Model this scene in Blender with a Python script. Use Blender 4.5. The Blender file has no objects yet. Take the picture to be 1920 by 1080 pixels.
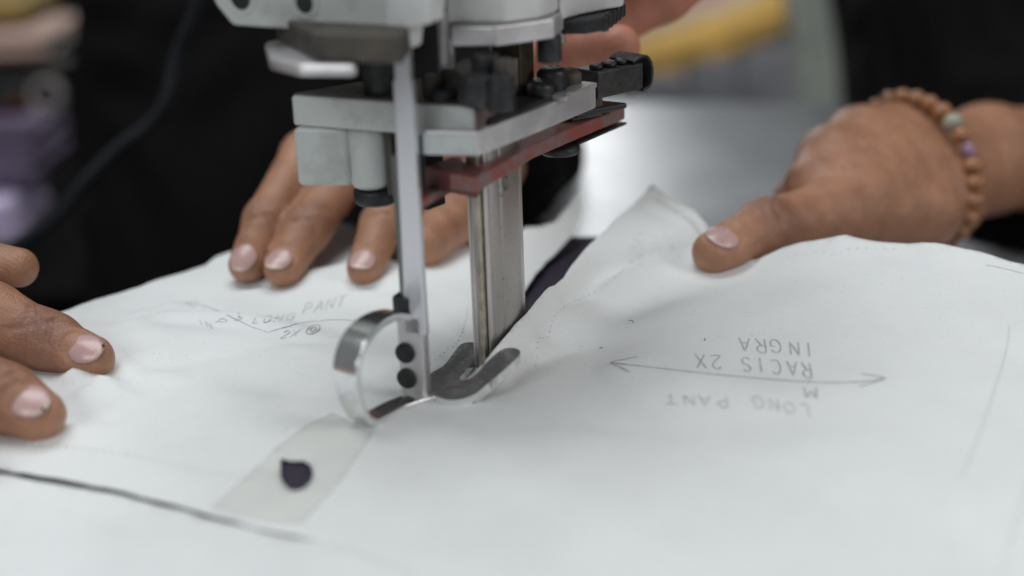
import bpy, bmesh, math, random
import numpy as np
from mathutils import Vector, Matrix
from mathutils.geometry import delaunay_2d_cdt
random.seed(7); rng = np.random.default_rng(7)
S = bpy.context.scene; COL = S.collection

# ------------------------------------------------------------------ camera
PITCH, ROLL, FPX = math.radians(20), math.radians(2), 2667.0
CAM = np.array([0.0, -0.472, 0.172])
FWD = np.array([0, math.cos(PITCH), -math.sin(PITCH)])
_r0 = np.array([1.0, 0, 0]); _u0 = np.array([0, math.sin(PITCH), math.cos(PITCH)])
UP = _u0*math.cos(ROLL) + _r0*math.sin(ROLL); RT = _r0*math.cos(ROLL) - _u0*math.sin(ROLL)
cd = bpy.data.cameras.new('camera'); cam = bpy.data.objects.new('camera', cd); COL.objects.link(cam)
cam.matrix_world = Matrix(((RT[0], UP[0], -FWD[0], CAM[0]), (RT[1], UP[1], -FWD[1], CAM[1]), (RT[2], UP[2], -FWD[2], CAM[2]), (0, 0, 0, 1)))
cd.sensor_width = 36; cd.lens = 36*FPX/1920; cd.clip_start = 0.01; cd.clip_end = 50
cd.dof.use_dof = True; cd.dof.focus_distance = 0.447; cd.dof.aperture_fstop = 4.0
S.camera = cam

# ------------------------------------------------------------------ world, lamps, exposure
w = bpy.data.worlds.new('World'); S.world = w; w.use_nodes = True
bg = w.node_tree.nodes['Background']; bg.inputs[0].default_value = (0.92, 0.95, 1.0, 1); bg.inputs[1].default_value = 0.14
S.view_settings.view_transform = 'Standard'; S.view_settings.look = 'None'; S.view_settings.exposure = 0; S.view_settings.gamma = 1
def area(name, loc, target, sx, sy, power, col=(1, 1, 1)):
    l = bpy.data.lights.new(name, 'AREA'); l.shape = 'RECTANGLE'; l.size = sx; l.size_y = sy; l.energy = power; l.color = col
    o = bpy.data.objects.new(name, l); COL.objects.link(o); o.location = loc
    o.rotation_euler = (Vector(target) - Vector(loc)).to_track_quat('-Z', 'Y').to_euler(); return o
area('ceiling_lamp', (-0.20, 0.30, 1.45), (0, 0, 0), 1.3, 0.8, 15.5, (0.945, 0.985, 1.0))
area('window_light', (-0.9, -1.7, 1.15), (0, 0, 0.05), 1.1, 0.8, 15.5, (0.94, 0.98, 1.0))
area('far_window_light', (-0.12, 2.6, 0.78), (0.05, 0.3, 0), 0.80, 0.75, 12.0, (0.95, 0.98, 1.0))
area('side_fill_light', (1.6, -0.7, 0.95), (0.05, 0, 0), 0.9, 0.8, 11.0, (1.0, 0.98, 0.95))  # added fill lamp from the right, brightens the raised flap

# ------------------------------------------------------------------ coordinates measured on the photograph
def ray(u, v): return FWD + RT*(u-960)/FPX - UP*(v-540)/FPX
def at(u, v, d): return CAM + ray(u, v)*d
def gz(u, v, z=0.0):
    k = ray(u, v); return CAM + k*(z-CAM[2])/k[2]
MA = math.radians(-25)
MX = np.array([math.cos(MA), math.sin(MA), 0]); MY = np.array([-math.sin(MA), math.cos(MA), 0]); MZ = np.array([0, 0, 1.0])
MO = gz(932, 690)
def on(u, v, axis, val):                    # machine coordinates in mm of a ray on one machine plane
    n = (MX, MY, MZ)[axis]; k = ray(u, v); t = (val/1000 + n@MO - n@CAM)/(n@k); q = CAM + k*t - MO
    return np.array([q@MX, q@MY, q@MZ])*1000

# ------------------------------------------------------------------ materials
def mat(name, col, rough=0.5, metal=0.0, var=0.0, scale=60, bump=0.0, bscale=400, col2=None, thr=None, sss=0.0, stretch=None, spec=0.5, coat=0.0, sheen=0.0, attr=None, attrcol=None):
    m = bpy.data.materials.new(name); m.use_nodes = True; nt = m.node_tree; N = nt.nodes; L = nt.links
    p = N['Principled BSDF']; p.inputs['Roughness'].default_value = rough; p.inputs['Metallic'].default_value = metal
    p.inputs['Specular IOR Level'].default_value = spec; p.inputs['Coat Weight'].default_value = coat
    if sheen: p.inputs['Sheen Weight'].default_value = sheen
    tc = N.new('ShaderNodeTexCoord'); co = tc.outputs['Object']
    if stretch:
        mp = N.new('ShaderNodeMapping'); mp.inputs['Scale'].default_value = stretch; L.new(co, mp.inputs[0]); co = mp.outputs[0]
    nz = N.new('ShaderNodeTexNoise'); nz.inputs['Scale'].default_value = scale; nz.inputs['Detail'].default_value = 6; nz.inputs['Roughness'].default_value = .6; L.new(co, nz.inputs[0])
    rp = N.new('ShaderNodeValToRGB'); c = np.array(col)
    a = c*(1-var); b = np.minimum(c*(1+var), 1) if col2 is None else np.array(col2)
    e = rp.color_ramp.elements
    e[0].color = (*a, 1); e[1].color = (*b, 1); lo, hi = thr or (.35, .65); e[0].position = lo; e[1].position = hi
    L.new(nz.outputs['Fac'], rp.inputs[0]); out = rp.outputs[0]
    if attr:
        at_ = N.new('ShaderNodeAttribute'); at_.attribute_name = attr
        mx = N.new('ShaderNodeMix'); mx.data_type = 'RGBA'; L.new(at_.outputs['Fac'], mx.inputs[0]); L.new(out, mx.inputs[6]); mx.inputs[7].default_value = (*attrcol, 1); out = mx.outputs[2]
    L.new(out, p.inputs['Base Color'])
    mr = N.new('ShaderNodeMapRange'); mr.inputs[3].default_value = max(rough-.08, .02); mr.inputs[4].default_value = min(rough+.1, 1); L.new(nz.outputs['Fac'], mr.inputs[0]); L.new(mr.outputs[0], p.inputs['Roughness'])
    if bump:
        n2 = N.new('ShaderNodeTexNoise'); n2.inputs['Scale'].default_value = bscale; n2.inputs['Detail'].default_value = 5; L.new(co, n2.inputs[0])
        bp = N.new('ShaderNodeBump'); bp.inputs['Strength'].default_value = 1; bp.inputs['Distance'].default_value = bump; L.new(n2.outputs['Fac'], bp.inputs['Height']); L.new(bp.outputs[0], p.inputs['Normal'])
    if sss:
        p.inputs['Subsurface Weight'].default_value = sss; p.inputs['Subsurface Radius'].default_value = (1, .35, .2); p.inputs['Subsurface Scale'].default_value = .004
    return m
M = {}
M['paint'] = mat('pale_machine_paint', (.47, .495, .48), .38, 0, col2=(.335, .35, .335), scale=70, thr=(.48, .70), bump=.00012, bscale=500, coat=.1)
M['paint_white'] = mat('white_machine_paint', (.58, .585, .575), .38, 0, .12, 50, .00006, 900)
M['alu'] = mat('cast_aluminium', (.62, .60, .61), .42, .75, .14, 70, .0001, 700)
M['steel'] = mat('worn_steel', (.50, .47, .45), .36, .9, .22, 240, .00005, 900, stretch=(1, 1, .12))
M['spot'] = mat('spotted_steel', (.40, .37, .35), .38, .9, col2=(.14, .11, .10), scale=900, thr=(.60, .74), bump=.00006, bscale=700)
M['brass'] = mat('yellowed_blade_edge', (.52, .475, .39), .38, .75, .25, 300)
M['dsteel'] = mat('dark_spring_steel', (.22, .225, .225), .34, .55, col2=(.36, .365, .365), scale=900, thr=(.45, .7), bump=.00008, bscale=1500)
M['chrome'] = mat('polished_nickel', (.82, .83, .82), .17, .95, .06, 150)
M['bar'] = mat('polished_bar', (.70, .70, .73), .3, .85, .07, 120, stretch=(1, 1, .1))
M['black'] = mat('black_oiled_steel', (.02, .021, .023), .4, .2, .5, 200, .00015, 600)
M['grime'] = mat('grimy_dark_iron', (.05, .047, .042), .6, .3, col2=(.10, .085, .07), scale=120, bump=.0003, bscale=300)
M['rust'] = mat('brown_primer', (.13, .095, .085), .6, .1, .25, 120)
M['red'] = mat('worn_red_paint', (.23, .058, .05), .5, 0, col2=(.17, .12, .115), scale=120, thr=(.44, .60), bump=.0001, bscale=500)
M['screw'] = mat('blackened_screw', (.022, .022, .022), .5, .3, .3, 300)
M['rubber'] = mat('black_rubber', (.012, .013, .016), .6, 0, .2, 100)
M['ink'] = mat('engraved_line', (.05, .045, .04), .7)
# paper: fibre flecks, faint cloudy tone
m = mat('marker_paper', (.752, .768, .768), .72, 0, .035, 22, .00010, 900, spec=.25); M['paper'] = m
nt = m.node_tree; N = nt.nodes; L = nt.links; pr = N['Principled BSDF']
src = pr.inputs['Base Color'].links[0].from_socket
vz = N.new('ShaderNodeTexNoise'); vz.inputs['Scale'].default_value = 1100; vz.inputs['Detail'].default_value = 2
tcn = [n for n in N if n.type == 'TEX_COORD'][0]; L.new(tcn.outputs['Object'], vz.inputs[0])
vr = N.new('ShaderNodeValToRGB'); vr.color_ramp.elements[0].position = .665; vr.color_ramp.elements[1].position = .76
vr.color_ramp.elements[0].color = (0, 0, 0, 1); vr.color_ramp.elements[1].color = (.75, .75, .75, 1); L.new(vz.outputs['Fac'], vr.inputs[0])
mx = N.new('ShaderNodeMix'); mx.data_type = 'RGBA'; L.new(vr.outputs[0], mx.inputs[0]); L.new(src, mx.inputs[6]); mx.inputs[7].default_value = (.5, .51, .5, 1); L.new(mx.outputs[2], pr.inputs['Base Color'])
M['pencil'] = mat('graphite_line', (.36, .36, .375), .6, 0, col2=(.56, .565, .57), scale=900, thr=(.4, .65))
M['pencil_faint'] = mat('faint_graphite_line', (.48, .485, .50), .6, 0, col2=(.65, .665, .67), scale=700, thr=(.35, .6))
M['hole'] = mat('pricked_hole', (.34, .34, .35), .8)
M['navy'] = mat('navy_cloth', (.017, .010, .030), .9, 0, .4, 500, .0003, 2500, sheen=.1)
M['tape'] = mat('yellowed_tape', (.87, .87, .82), .32, 0, .04, 60, .00005, 300)
nt = M['tape'].node_tree; pb_ = nt.nodes['Principled BSDF']; tb_ = nt.nodes.new('ShaderNodeBsdfTransparent'); ms = nt.nodes.new('ShaderNodeMixShader'); ms.inputs[0].default_value = .22
nt.links.new(tb_.outputs[0], ms.inputs[1]); nt.links.new(pb_.outputs[0], ms.inputs[2]); nt.links.new(ms.outputs[0], [n for n in nt.nodes if n.type == 'OUTPUT_MATERIAL'][0].inputs[0])
M['shirt'] = mat('black_jersey', (.0055, .0048, .0053), .95, 0, .3, 200, .0006, 900, spec=.08)
M['skin'] = mat('tan_skin', (.37, .181, .107), .36, 0, .14, 110, .00045, 1300, sss=.16, attr='pigment', attrcol=(.135, .052, .034))
M['skin_pink'] = mat('pink_skin', (.50, .21, .14), .5, 0, .12, 90, .0001, 900, sss=.25, attr='pigment', attrcol=(.2, .07, .045))
M['nail'] = mat('fingernail', (.50, .315, .30), .28, 0, .05, 120, .00004, 500, sss=.2, coat=.15, attr='pigment', attrcol=(.66, .56, .46))
M['table'] = mat('grey_laminate', (.36, .375, .39), .30, .0, .06, 25, .00003, 500, spec=1.0)
M['wood'] = mat('wooden_bead', (.24, .095, .038), .3, 0, col2=(.42, .19, .08), scale=160, coat=.3)
M['wood_pale'] = mat('pale_wooden_bead', (.32, .155, .075), .38, 0, .2, 160, coat=.2)
M['jade'] = mat('pale_green_bead', (.33, .35, .27), .3, 0, .1, 160, coat=.3)
M['violet'] = mat('violet_bead', (.27, .16, .26), .3, 0, .1, 160, coat=.3)
M['cord'] = mat('dark_cord', (.06, .03, .02), .8)
M['yellow'] = mat('yellow_cloth', (.80, .50, .14), .9, 0, .2, 18, .001, 200)
M['pink'] = mat('pink_cloth', (.85, .38, .44), .9, 0, .15, 20, .001, 200)
M['carton'] = mat('grey_carton', (.24, .24, .26), .8, 0, .2, 12)
M['strap'] = mat('grey_green_post', (.66, .69, .61), .6, 0, .15, 20)
M['lilac'] = mat('lilac_cloth', (.78, .66, .95), .9, 0, .12, 30, .001, 200)
M['purple'] = mat('dusty_purple_cloth', (.25, .195, .30), .9, 0, .2, 30, .001, 200)
M['peach'] = mat('peach_cloth', (.52, .36, .30), .9, 0, .12, 20, .001, 200)
M['ochre'] = mat('ochre_cloth', (.32, .22, .07), .9, 0, .2, 20)
M['rusty_cloth'] = mat('rust_cloth', (.22, .06, .02), .9, 0, .2, 20)
M['wall'] = mat('dark_wall', (.012, .010, .011), .9, 0, .3, 4)
M['floor'] = mat('dark_floor', (.03, .028, .028), .8, 0, .3, 6)

# ------------------------------------------------------------------ helpers
def link(name, me, m, parent=None, smooth=True):
    o = bpy.data.objects.new(name, me); COL.objects.link(o)
    if m is not None: me.materials.append(m)
    if parent is not None: o.parent = parent
    if smooth and len(me.polygons): me.polygons.foreach_set('use_smooth', [True]*len(me.polygons))
    return o
def from_bm(name, bm, m, parent=None, smooth=False):
    me = bpy.data.meshes.new(name); bm.to_mesh(me); bm.free(); return link(name, me, m, parent, smooth)
def data(name, V, Fc, m, parent=None, smooth=True):
    me = bpy.data.meshes.new(name); me.from_pydata([tuple(map(float, v)) for v in V], [], Fc); me.update(); return link(name, me, m, parent, smooth)
def tag(o, label, cat, group=None, kind=None):
    if label: o['label'] = label
    if cat: o['category'] = cat
    if group: o['group'] = group
    if kind: o['kind'] = kind
    return o
def empty(name, loc, label, cat, rz=0, group=None):
    o = bpy.data.objects.new(name, None); COL.objects.link(o); o.location = loc; o.rotation_euler = (0, 0, rz); o.empty_display_size = .02
    return tag(o, label, cat, group)
def soften(bm, wd, seg=2, ang=30):
    ed = [e for e in bm.edges if len(e.link_faces) == 2 and e.calc_face_angle() > math.radians(ang)]
    if wd > 0 and ed: bmesh.ops.bevel(bm, geom=ed, offset=wd, segments=seg, affect='EDGES', profile=.5, clamp_overlap=True)
def prism_bm(poly, axis, lo, hi, bev=.6, seg=2):
    """poly: 2-D points (mm) in the two axes other than `axis`, extruded lo..hi (mm); returned in metres"""
    bm = bmesh.new(); vs = [[], []]
    for k, h in enumerate((lo, hi)):
        for p in poly:
            c = [0, 0, 0]; j = 0
            for a in range(3):
                if a == axis: c[a] = h
                else: c[a] = p[j]; j += 1
            vs[k].append(bm.verts.new([x/1000 for x in c]))
    n = len(poly); bm.faces.new(vs[0]); bm.faces.new(vs[1])
    for i in range(n): bm.faces.new((vs[0][i], vs[0][(i+1) % n], vs[1][(i+1) % n], vs[1][i]))
    bmesh.ops.recalc_face_normals(bm, faces=bm.faces); soften(bm, bev/1000, seg); return bm
def fin(name, bm, m, parent):                       # smooth shading with flat large faces
    o = from_bm(name, bm, m, parent, True); o.data.shade_auto_smooth = None if False else None
    return o
def prism(name, poly, axis, lo, hi, m, parent, bev=.6, seg=2):
    o = from_bm(name, prism_bm(poly, axis, lo, hi, bev, seg), m, parent, False); wn(o); return o
def wn(o):
    o.data.polygons.foreach_set('use_smooth', [True]*len(o.data.polygons))
    md = o.modifiers.new('weighted', 'WEIGHTED_NORMAL'); md.keep_sharp = False
def box(name, c, s, m, parent, bev=.6):
    x, y, z = c; a, b, d = s
    return prism(name, [(x-a/2, y-b/2), (x+a/2, y-b/2), (x+a/2, y+b/2), (x-a/2, y+b/2)], 2, z-d/2, z+d/2, m, parent, bev)
def lathe(name, p0, p1, prof, m, parent, seg=28):
    """prof: (t along p0->p1 in 0..1, radius mm); p in mm"""
    p0, p1 = np.array(p0, float), np.array(p1, float); ax = p1-p0; n = ax/np.linalg.norm(ax)
    a = np.cross(n, [0, 0, 1.]); a = np.array([1., 0, 0]) if np.linalg.norm(a) < 1e-3 else a/np.linalg.norm(a); b = np.cross(n, a)
    V = []; Fc = []
    for t, r in prof:
        for k in range(seg):
            th = 2*math.pi*k/seg; V.append((p0+ax*t + r*(a*math.cos(th)+b*math.sin(th)))/1000)
    for i in range(len(prof)-1):
        for k in range(seg): Fc.append((i*seg+k, i*seg+(k+1) % seg, (i+1)*seg+(k+1) % seg, (i+1)*seg+k))
    Fc.append(tuple(range(seg))[::-1]); Fc.append(tuple((len(prof)-1)*seg+k for k in range(seg)))
    o = data(name, V, Fc, m, parent); wn(o); return o
def rod(name, p0, p1, r, m, parent, ch=.5, r2=None):
    Ln = np.linalg.norm(np.array(p1)-np.array(p0)); c = min(ch, r*.6)/Ln; r2 = r if r2 is None else r2
    return lathe(name, p0, p1, [(0, r-min(ch, r*.6)), (c, r), (1-c, r2), (1, r2-min(ch, r2*.6))], m, parent)
def spline(P, n):
    P = np.array(P, float); out = []
    Q = np.vstack([2*P[0]-P[1], P, 2*P[-1]-P[-2]])
    for i in range(1, len(Q)-2):
        for k in range(n):
            t = k/n; a, b, c, d = Q[i-1:i+3]
            out.append(.5*(2*b+(c-a)*t+(2*a-5*b+4*c-d)*t*t+(3*b-a-3*c+d)*t**3))
    out.append(P[-1]); return np.array(out)
def tube(name, P, r, m, parent, seg=12, n=6):
    P = spline(P, n); V = []; Fc = []; T = np.gradient(P, axis=0); T /= np.linalg.norm(T, axis=1)[:, None]
    a = np.cross(T[0], [0.1, .2, 1]); a /= np.linalg.norm(a); rr = r if hasattr(r, '__len__') else [r]*len(P)
    rr = np.interp(np.linspace(0, 1, len(P)), np.linspace(0, 1, len(rr)), rr)
    for i, p in enumerate(P):
        a = a - T[i]*(a@T[i]); a /= np.linalg.norm(a); b = np.cross(T[i], a)
        for k in range(seg):
            th = 2*math.pi*k/seg; V.append(p+rr[i]*(a*math.cos(th)+b*math.sin(th)))
    for i in range(len(P)-1):
        for k in range(seg): Fc.append((i*seg+k, i*seg+(k+1) % seg, (i+1)*seg+(k+1) % seg, (i+1)*seg+k))
    Fc.append(tuple(range(seg))[::-1]); Fc.append(tuple((len(P)-1)*seg+k for k in range(seg)))
    return data(name, V, Fc, m, parent)
def band(name, P, wdir, half, th, m, parent, n=6, halves=None):
    """flat metal strip swept along P (mm); wdir = width direction, th = thickness"""
    P = spline(P, n); wd = np.array(wdir, float); wd /= np.linalg.norm(wd); T = np.gradient(P, axis=0); T /= np.linalg.norm(T, axis=1)[:, None]
    bm = bmesh.new(); rings = []
    hv = np.full(len(P), half) if halves is None else np.interp(np.linspace(0, 1, len(P)), np.linspace(0, 1, len(halves)), halves)
    for i, p in enumerate(P):
        nn = np.cross(T[i], wd); nn /= np.linalg.norm(nn); h = hv[i]
        rings.append([bm.verts.new((p+wd*a*h+nn*b*th/2)/1000) for a, b in ((-1, -1), (1, -1), (1, 1), (-1, 1))])
    for i in range(len(P)-1):
        for k in range(4): bm.faces.new((rings[i][k], rings[i][(k+1) % 4], rings[i+1][(k+1) % 4], rings[i+1][k]))
    bm.faces.new(rings[0][::-1]); bm.faces.new(rings[-1]); bmesh.ops.recalc_face_normals(bm, faces=bm.faces)
    soften(bm, .35/1000, 2, 40); o = from_bm(name, bm, m, parent, False); wn(o); return o

# ------------------------------------------------------------------ implicit surfaces for hands, arms, clothes
def surface_nets(D, org, h):
    s = D < 0; c = np.zeros(tuple(np.array(D.shape)-1), np.int8)
    off = [(i, j, k) for i in (0, 1) for j in (0, 1) for k in (0, 1)]; n0, n1, n2 = c.shape
    for i, j, k in off: c += s[i:i+n0, j:j+n1, k:k+n2]
    idx = np.argwhere((c > 0) & (c < 8)); acc = np.zeros((len(idx), 3)); cnt = np.zeros(len(idx))
    val = {o: D[idx[:, 0]+o[0], idx[:, 1]+o[1], idx[:, 2]+o[2]] for o in off}
    for a in off:
        for ax in range(3):
            if a[ax]: continue
            b = list(a); b[ax] = 1; b = tuple(b); va, vb = val[a], val[b]; x = (va < 0) != (vb < 0)
            t = np.where(x, va/np.where(x, va-vb, 1), 0); p = np.tile(np.array(a, float), (len(idx), 1)); p[:, ax] = t
            acc += p*x[:, None]; cnt += x
    V = (idx + acc/cnt[:, None])*h + org
    ids = -np.ones(c.shape, int); ids[tuple(idx.T)] = np.arange(len(idx)); Fc = []
    for ax in range(3):
        sl0 = [slice(None)]*3; sl1 = [slice(None)]*3; sl0[ax] = slice(0, -1); sl1[ax] = slice(1, None)
        a = s[tuple(sl0)]; b = s[tuple(sl1)]; e = np.argwhere(a != b); o1, o2 = [(1, 2), (2, 0), (0, 1)][ax]
        e = e[(e[:, o1] > 0) & (e[:, o2] > 0) & (e[:, o1] < c.shape[o1]) & (e[:, o2] < c.shape[o2]) & (e[:, ax] < c.shape[ax])]
        q = []
        for d1, d2 in ((-1, -1), (0, -1), (0, 0), (-1, 0)):
            g = e.copy(); g[:, o1] += d1; g[:, o2] += d2; q.append(ids[tuple(g.T)])
        q = np.stack(q, 1); inside = a[tuple(e.T)]; q[~inside] = q[~inside][:, ::-1]; Fc.append(q[(q >= 0).all(1)])
    return V, np.vstack(Fc)
class Field:
    def __init__(self, lo, hi, h):
        self.h = h; self.org = np.array(lo, float); n = np.ceil((np.array(hi)-self.org)/h).astype(int)+1
        self.n = n; self.D = np.full(tuple(n), 1.0, np.float32)
        self.ax = [self.org[i]+h*np.arange(n[i]) for i in range(3)]
    def sub(self, lo, hi):
        a = np.clip(np.floor((np.array(lo)-self.org)/self.h).astype(int), 0, self.n); b = np.clip(np.ceil((np.array(hi)-self.org)/self.h).astype(int)+1, 0, self.n)
        if (b <= a).any(): return None, None
        sl = tuple(slice(a[i], b[i]) for i in range(3))
        return sl, np.stack(np.meshgrid(*[self.ax[i][sl[i]] for i in range(3)], indexing='ij'), -1)
    def cone(self, a, b, ra, rb, k=.004):
        a, b = np.array(a, float), np.array(b, float); m = max(ra, rb)+k+3*self.h
        sl, p = self.sub(np.minimum(a, b)-m, np.maximum(a, b)+m)
        if sl is None: return
        ba = b-a; t = np.clip(((p-a)@ba)/max(ba@ba, 1e-12), 0, 1)
        d = np.linalg.norm(p-a-t[..., None]*ba, axis=-1)-(ra+(rb-ra)*t)
        o = self.D[sl]; hh = np.clip(k-np.abs(o-d), 0, None)/k; self.D[sl] = np.minimum(o, d)-hh*hh*k*.25
    def chain(self, J, k=.004):
        for (a, ra), (b, rb) in zip(J[:-1], J[1:]): self.cone(a, b, ra, rb, k)
    def add(self, lo, hi, fn):
        sl, p = self.sub(lo, hi)
        if sl is not None: self.D[sl] += fn(p).astype(np.float32)
    def crease(self, J, d, n, r, offs, depth=.0008, wid=.0007):
        """transverse skin folds over the back of a joint"""
        J = np.array(J)
        def fn(p):
            q = p-J; s = q@d; lat = q@np.cross(d, n); up = q@n; out = 0
            for o_, w_, ph in offs:
                out = out + w_*np.exp(-((s-o_-.0012*np.sin(lat*520+ph)-.9*lat*lat/r*np.sign(o_))/wid)**2)
            return depth*out*np.clip(up/r*1.5-.15, 0, 1)*np.exp(-(lat/(r*.85))**4)
        self.add(J-1.5*r, J+1.5*r, fn)
    def nailbed(self, nl, depth=.0007):
        def fn(p):
            q = p-nl['c']; a = q@nl['s']/(nl['w']*.54); b = q@nl['d']/(nl['l']*.56); up = q@nl['n']
            return depth*np.clip((1-(np.abs(a)**2.6+np.abs(b)**2.6))*4, 0, 1)*(up > -nl['w']*.4)
        self.add(nl['c']-.014, nl['c']+.014, fn)
    def mesh(self, name, m, parent, smooth=1, pig=None):
        V, Fc = surface_nets(self.D, self.org, self.h)
        for _ in range(smooth):
            acc = np.zeros_like(V); cnt = np.zeros(len(V))
            for i in range(4):
                j = (i+1) % 4; np.add.at(acc, Fc[:, i], V[Fc[:, j]]); np.add.at(acc, Fc[:, j], V[Fc[:, i]]); np.add.at(cnt, Fc[:, i], 1); np.add.at(cnt, Fc[:, j], 1)
            V = V*.5+.5*acc/cnt[:, None]
        me = bpy.data.meshes.new(name); me.vertices.add(len(V)); me.vertices.foreach_set('co', V.astype(np.float32).ravel())
        me.loops.add(Fc.size); me.loops.foreach_set('vertex_index', Fc.astype(np.int32).ravel())
        me.polygons.add(len(Fc)); me.polygons.foreach_set('loop_start', (np.arange(len(Fc))*4).astype(np.int32)); me.update(calc_edges=True); me.validate()
        if pig is not None:
            val = np.zeros(len(V))
            for c, r, a in pig: val = np.maximum(val, a*np.exp(-(np.linalg.norm(V-c, axis=1)/r)**2))
            at_ = me.attributes.new('pigment', 'FLOAT', 'POINT'); at_.data.foreach_set('value', val.astype(np.float32))
        return link(name, me, m, parent, True)
def unit(v): v = np.array(v, float); return v/np.linalg.norm(v)
def nail_frame(c, d, nhint, w, l):
    d = unit(d); n = np.array(nhint, float); n = unit(n-d*(n@d)); return dict(c=np.array(c), d=d, n=n, s=np.cross(d, n), w=w, l=l)
def make_nail(nl, r, parent, lift=0.0, tipwhite=.5):
    n_a, n_b = 17, 17; V = []; Fc = []; pg = []; ctr = nl['c']-nl['n']*r
    for j in range(n_b):
        for i in range(n_a):
            a = -1+2*i/(n_a-1); b = -1+2*j/(n_b-1)
            # rounded-rectangle plan, cuticle end more rounded than the free edge
            ex = (abs(b)**2.6)*(.62 if b < 0 else .36); wx = a*(1-ex); bb = b*(1-(abs(a)**2.4)*(.34 if b < 0 else .22))
            ph = wx*nl['w']/2/r; rr = r-.0005*max(0, -b)**2*.6
            off = -.0009*max(0, b)**2+lift*max(0, b)-.0006*b*b*(b < 0)
            V.append(ctr+nl['d']*bb*nl['l']/2+(rr+off)*(math.sin(ph)*nl['s']+math.cos(ph)*nl['n'])); pg.append(tipwhite if b > .80 else 0)
    top = len(V)
    for p in list(V): V.append(p-nl['n']*.0008); pg.append(0)
    f = lambda i, j: j*n_a+i
    for j in range(n_b-1):
        for i in range(n_a-1):
            q = (f(i, j), f(i+1, j), f(i+1, j+1), f(i, j+1)); Fc.append(q); Fc.append(tuple(top+x for x in q[::-1]))
    rim = [f(i, 0) for i in range(n_a)]+[f(n_a-1, j) for j in range(1, n_b)]+[f(i, n_b-1) for i in range(n_a-2, -1, -1)]+[f(0, j) for j in range(n_b-2, 0, -1)]
    for a, b in zip(rim, rim[1:]+rim[:1]): Fc.append((b, a, top+a, top+b))
    o = data('fingernail', V, Fc, M['nail'], parent); at_ = o.data.attributes.new('pigment', 'FLOAT', 'POINT'); at_.data.foreach_set('value', pg); return o
VIEW_UP = lambda wz: unit(-FWD*(1-wz)+np.array([0, 0, 1.])*wz)

# ------------------------------------------------------------------ setting
TZ = -.050
fl = data('floor', [(-4, -3, -.85), (4, -3, -.85), (4, 4, -.85), (-4, 4, -.85)], [(0, 1, 2, 3)], M['floor'], None, False); fl['kind'] = 'structure'
wl = data('wall', [(-4, 3.6, -.85), (4, 3.6, -.85), (4, 3.6, 2.4), (-4, 3.6, 2.4)], [(0, 3, 2, 1)], M['wall'], None, False); wl['kind'] = 'structure'
tb = empty('cutting_table', (0, 0, -.85), 'grey laminate cutting table under the navy cloth stack', 'table')
def rel(o, parent):                                   # world-space mesh under an Empty that is not at the origin
    o.matrix_parent_inverse = parent.matrix_world.inverted() if False else (Matrix.LocRotScale(parent.location, parent.rotation_euler, None)).inverted()
    return o
e1 = gz(1230, 178, TZ); e2 = gz(1545, 190, TZ)
dv = (e2-e1); ex = e1-dv*4.6; ey = e2+dv*.55
nk = [gz(u, v, TZ)[:2]*1000 for u, v in ((1040, 300), (1000, 430))]
poly = [(e1[0]*1000-130, e1[1]*1000+8), (ey[0]*1000, ey[1]*1000), (ey[0]*1000+20, -600), (-420, -600), (-420, -190), (-190, -45), (-100, 38), (40, 52), (56, 150), (e1[0]*1000-135, 330)]
rel(prism('tabletop', poly, 2, TZ*1000-28, TZ*1000, M['table'], tb, 2), tb)
for x, y in ((-.36, -.5), (ey[0]-.06, -.5), (-.36, -.22), (ey[0]-.06, ey[1]-.06), (e1[0]-.06, e1[1]-.06)):
    rel(prism('leg', [(x*1000-25, y*1000-25), (x*1000+25, y*1000-25), (x*1000+25, y*1000+25), (x*1000-25, y*1000+25)], 2, -850, TZ*1000-28, M['black'], tb, 2), tb)

# ------------------------------------------------------------------ the paper: heights are measured control points
def tps(P):
    P = np.array(P, float); X = P[:, :2]; n = len(P)
    def ker(d): return np.where(d > 1e-9, d*d*np.log(np.maximum(d, 1e-9)), 0)
    K = ker(np.linalg.norm(X[:, None]-X[None], axis=2))+np.eye(n)*2e-6; T = np.hstack([np.ones((n, 1)), X])
    A = np.block([[K, T], [T.T, np.zeros((3, 3))]]); c = np.linalg.solve(A, np.concatenate([P[:, 2], np.zeros(3)]))
    return lambda q: ker(np.linalg.norm(q[:, None]-X[None], axis=2))@c[:n]+c[n]+q@c[n+1:]
def cp(L_): return [(*gz(u, v, z)[:2], z) for u, v, z in L_]
flat = [(700, 760, .001), (850, 790, 0), (1000, 800, 0), (600, 900, 0), (905, 700, 0), (870, 720, 0), (400, 900, 0), (1000, 950, 0), (1300, 950, .001), (1700, 900, .003), (200, 950, 0), (100, 1050, 0), (960, 1075, 0), (1700, 1070, 0), (-300, 1000, 0), (2200, 1000, 0), (-600, 1000, 0), (950, 1500, 0), (-400, 1500, 0), (2000, 1500, 0)]
left = tps(cp(flat+[(110, 588, .001), (250, 545, .001), (430, 478, .0015), (-200, 690, .001), (560, 520, .002), (735, 512, .004), (640, 560, .0015), (800, 480, .002), (985, 425, .003), (1040, 405, .007), (1092, 350, .0175), (1074, 434, .0055), (1040, 480, .002), (977, 556, .0015), (930, 650, .0005), (800, 620, .001), (700, 650, .001), (500, 640, .002), (330, 640, .003), (200, 760, .002), (150, 715, 0), (60, 830, 0), (300, 720, .001), (560, 720, .001), (400, 800, 0)]))
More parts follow.
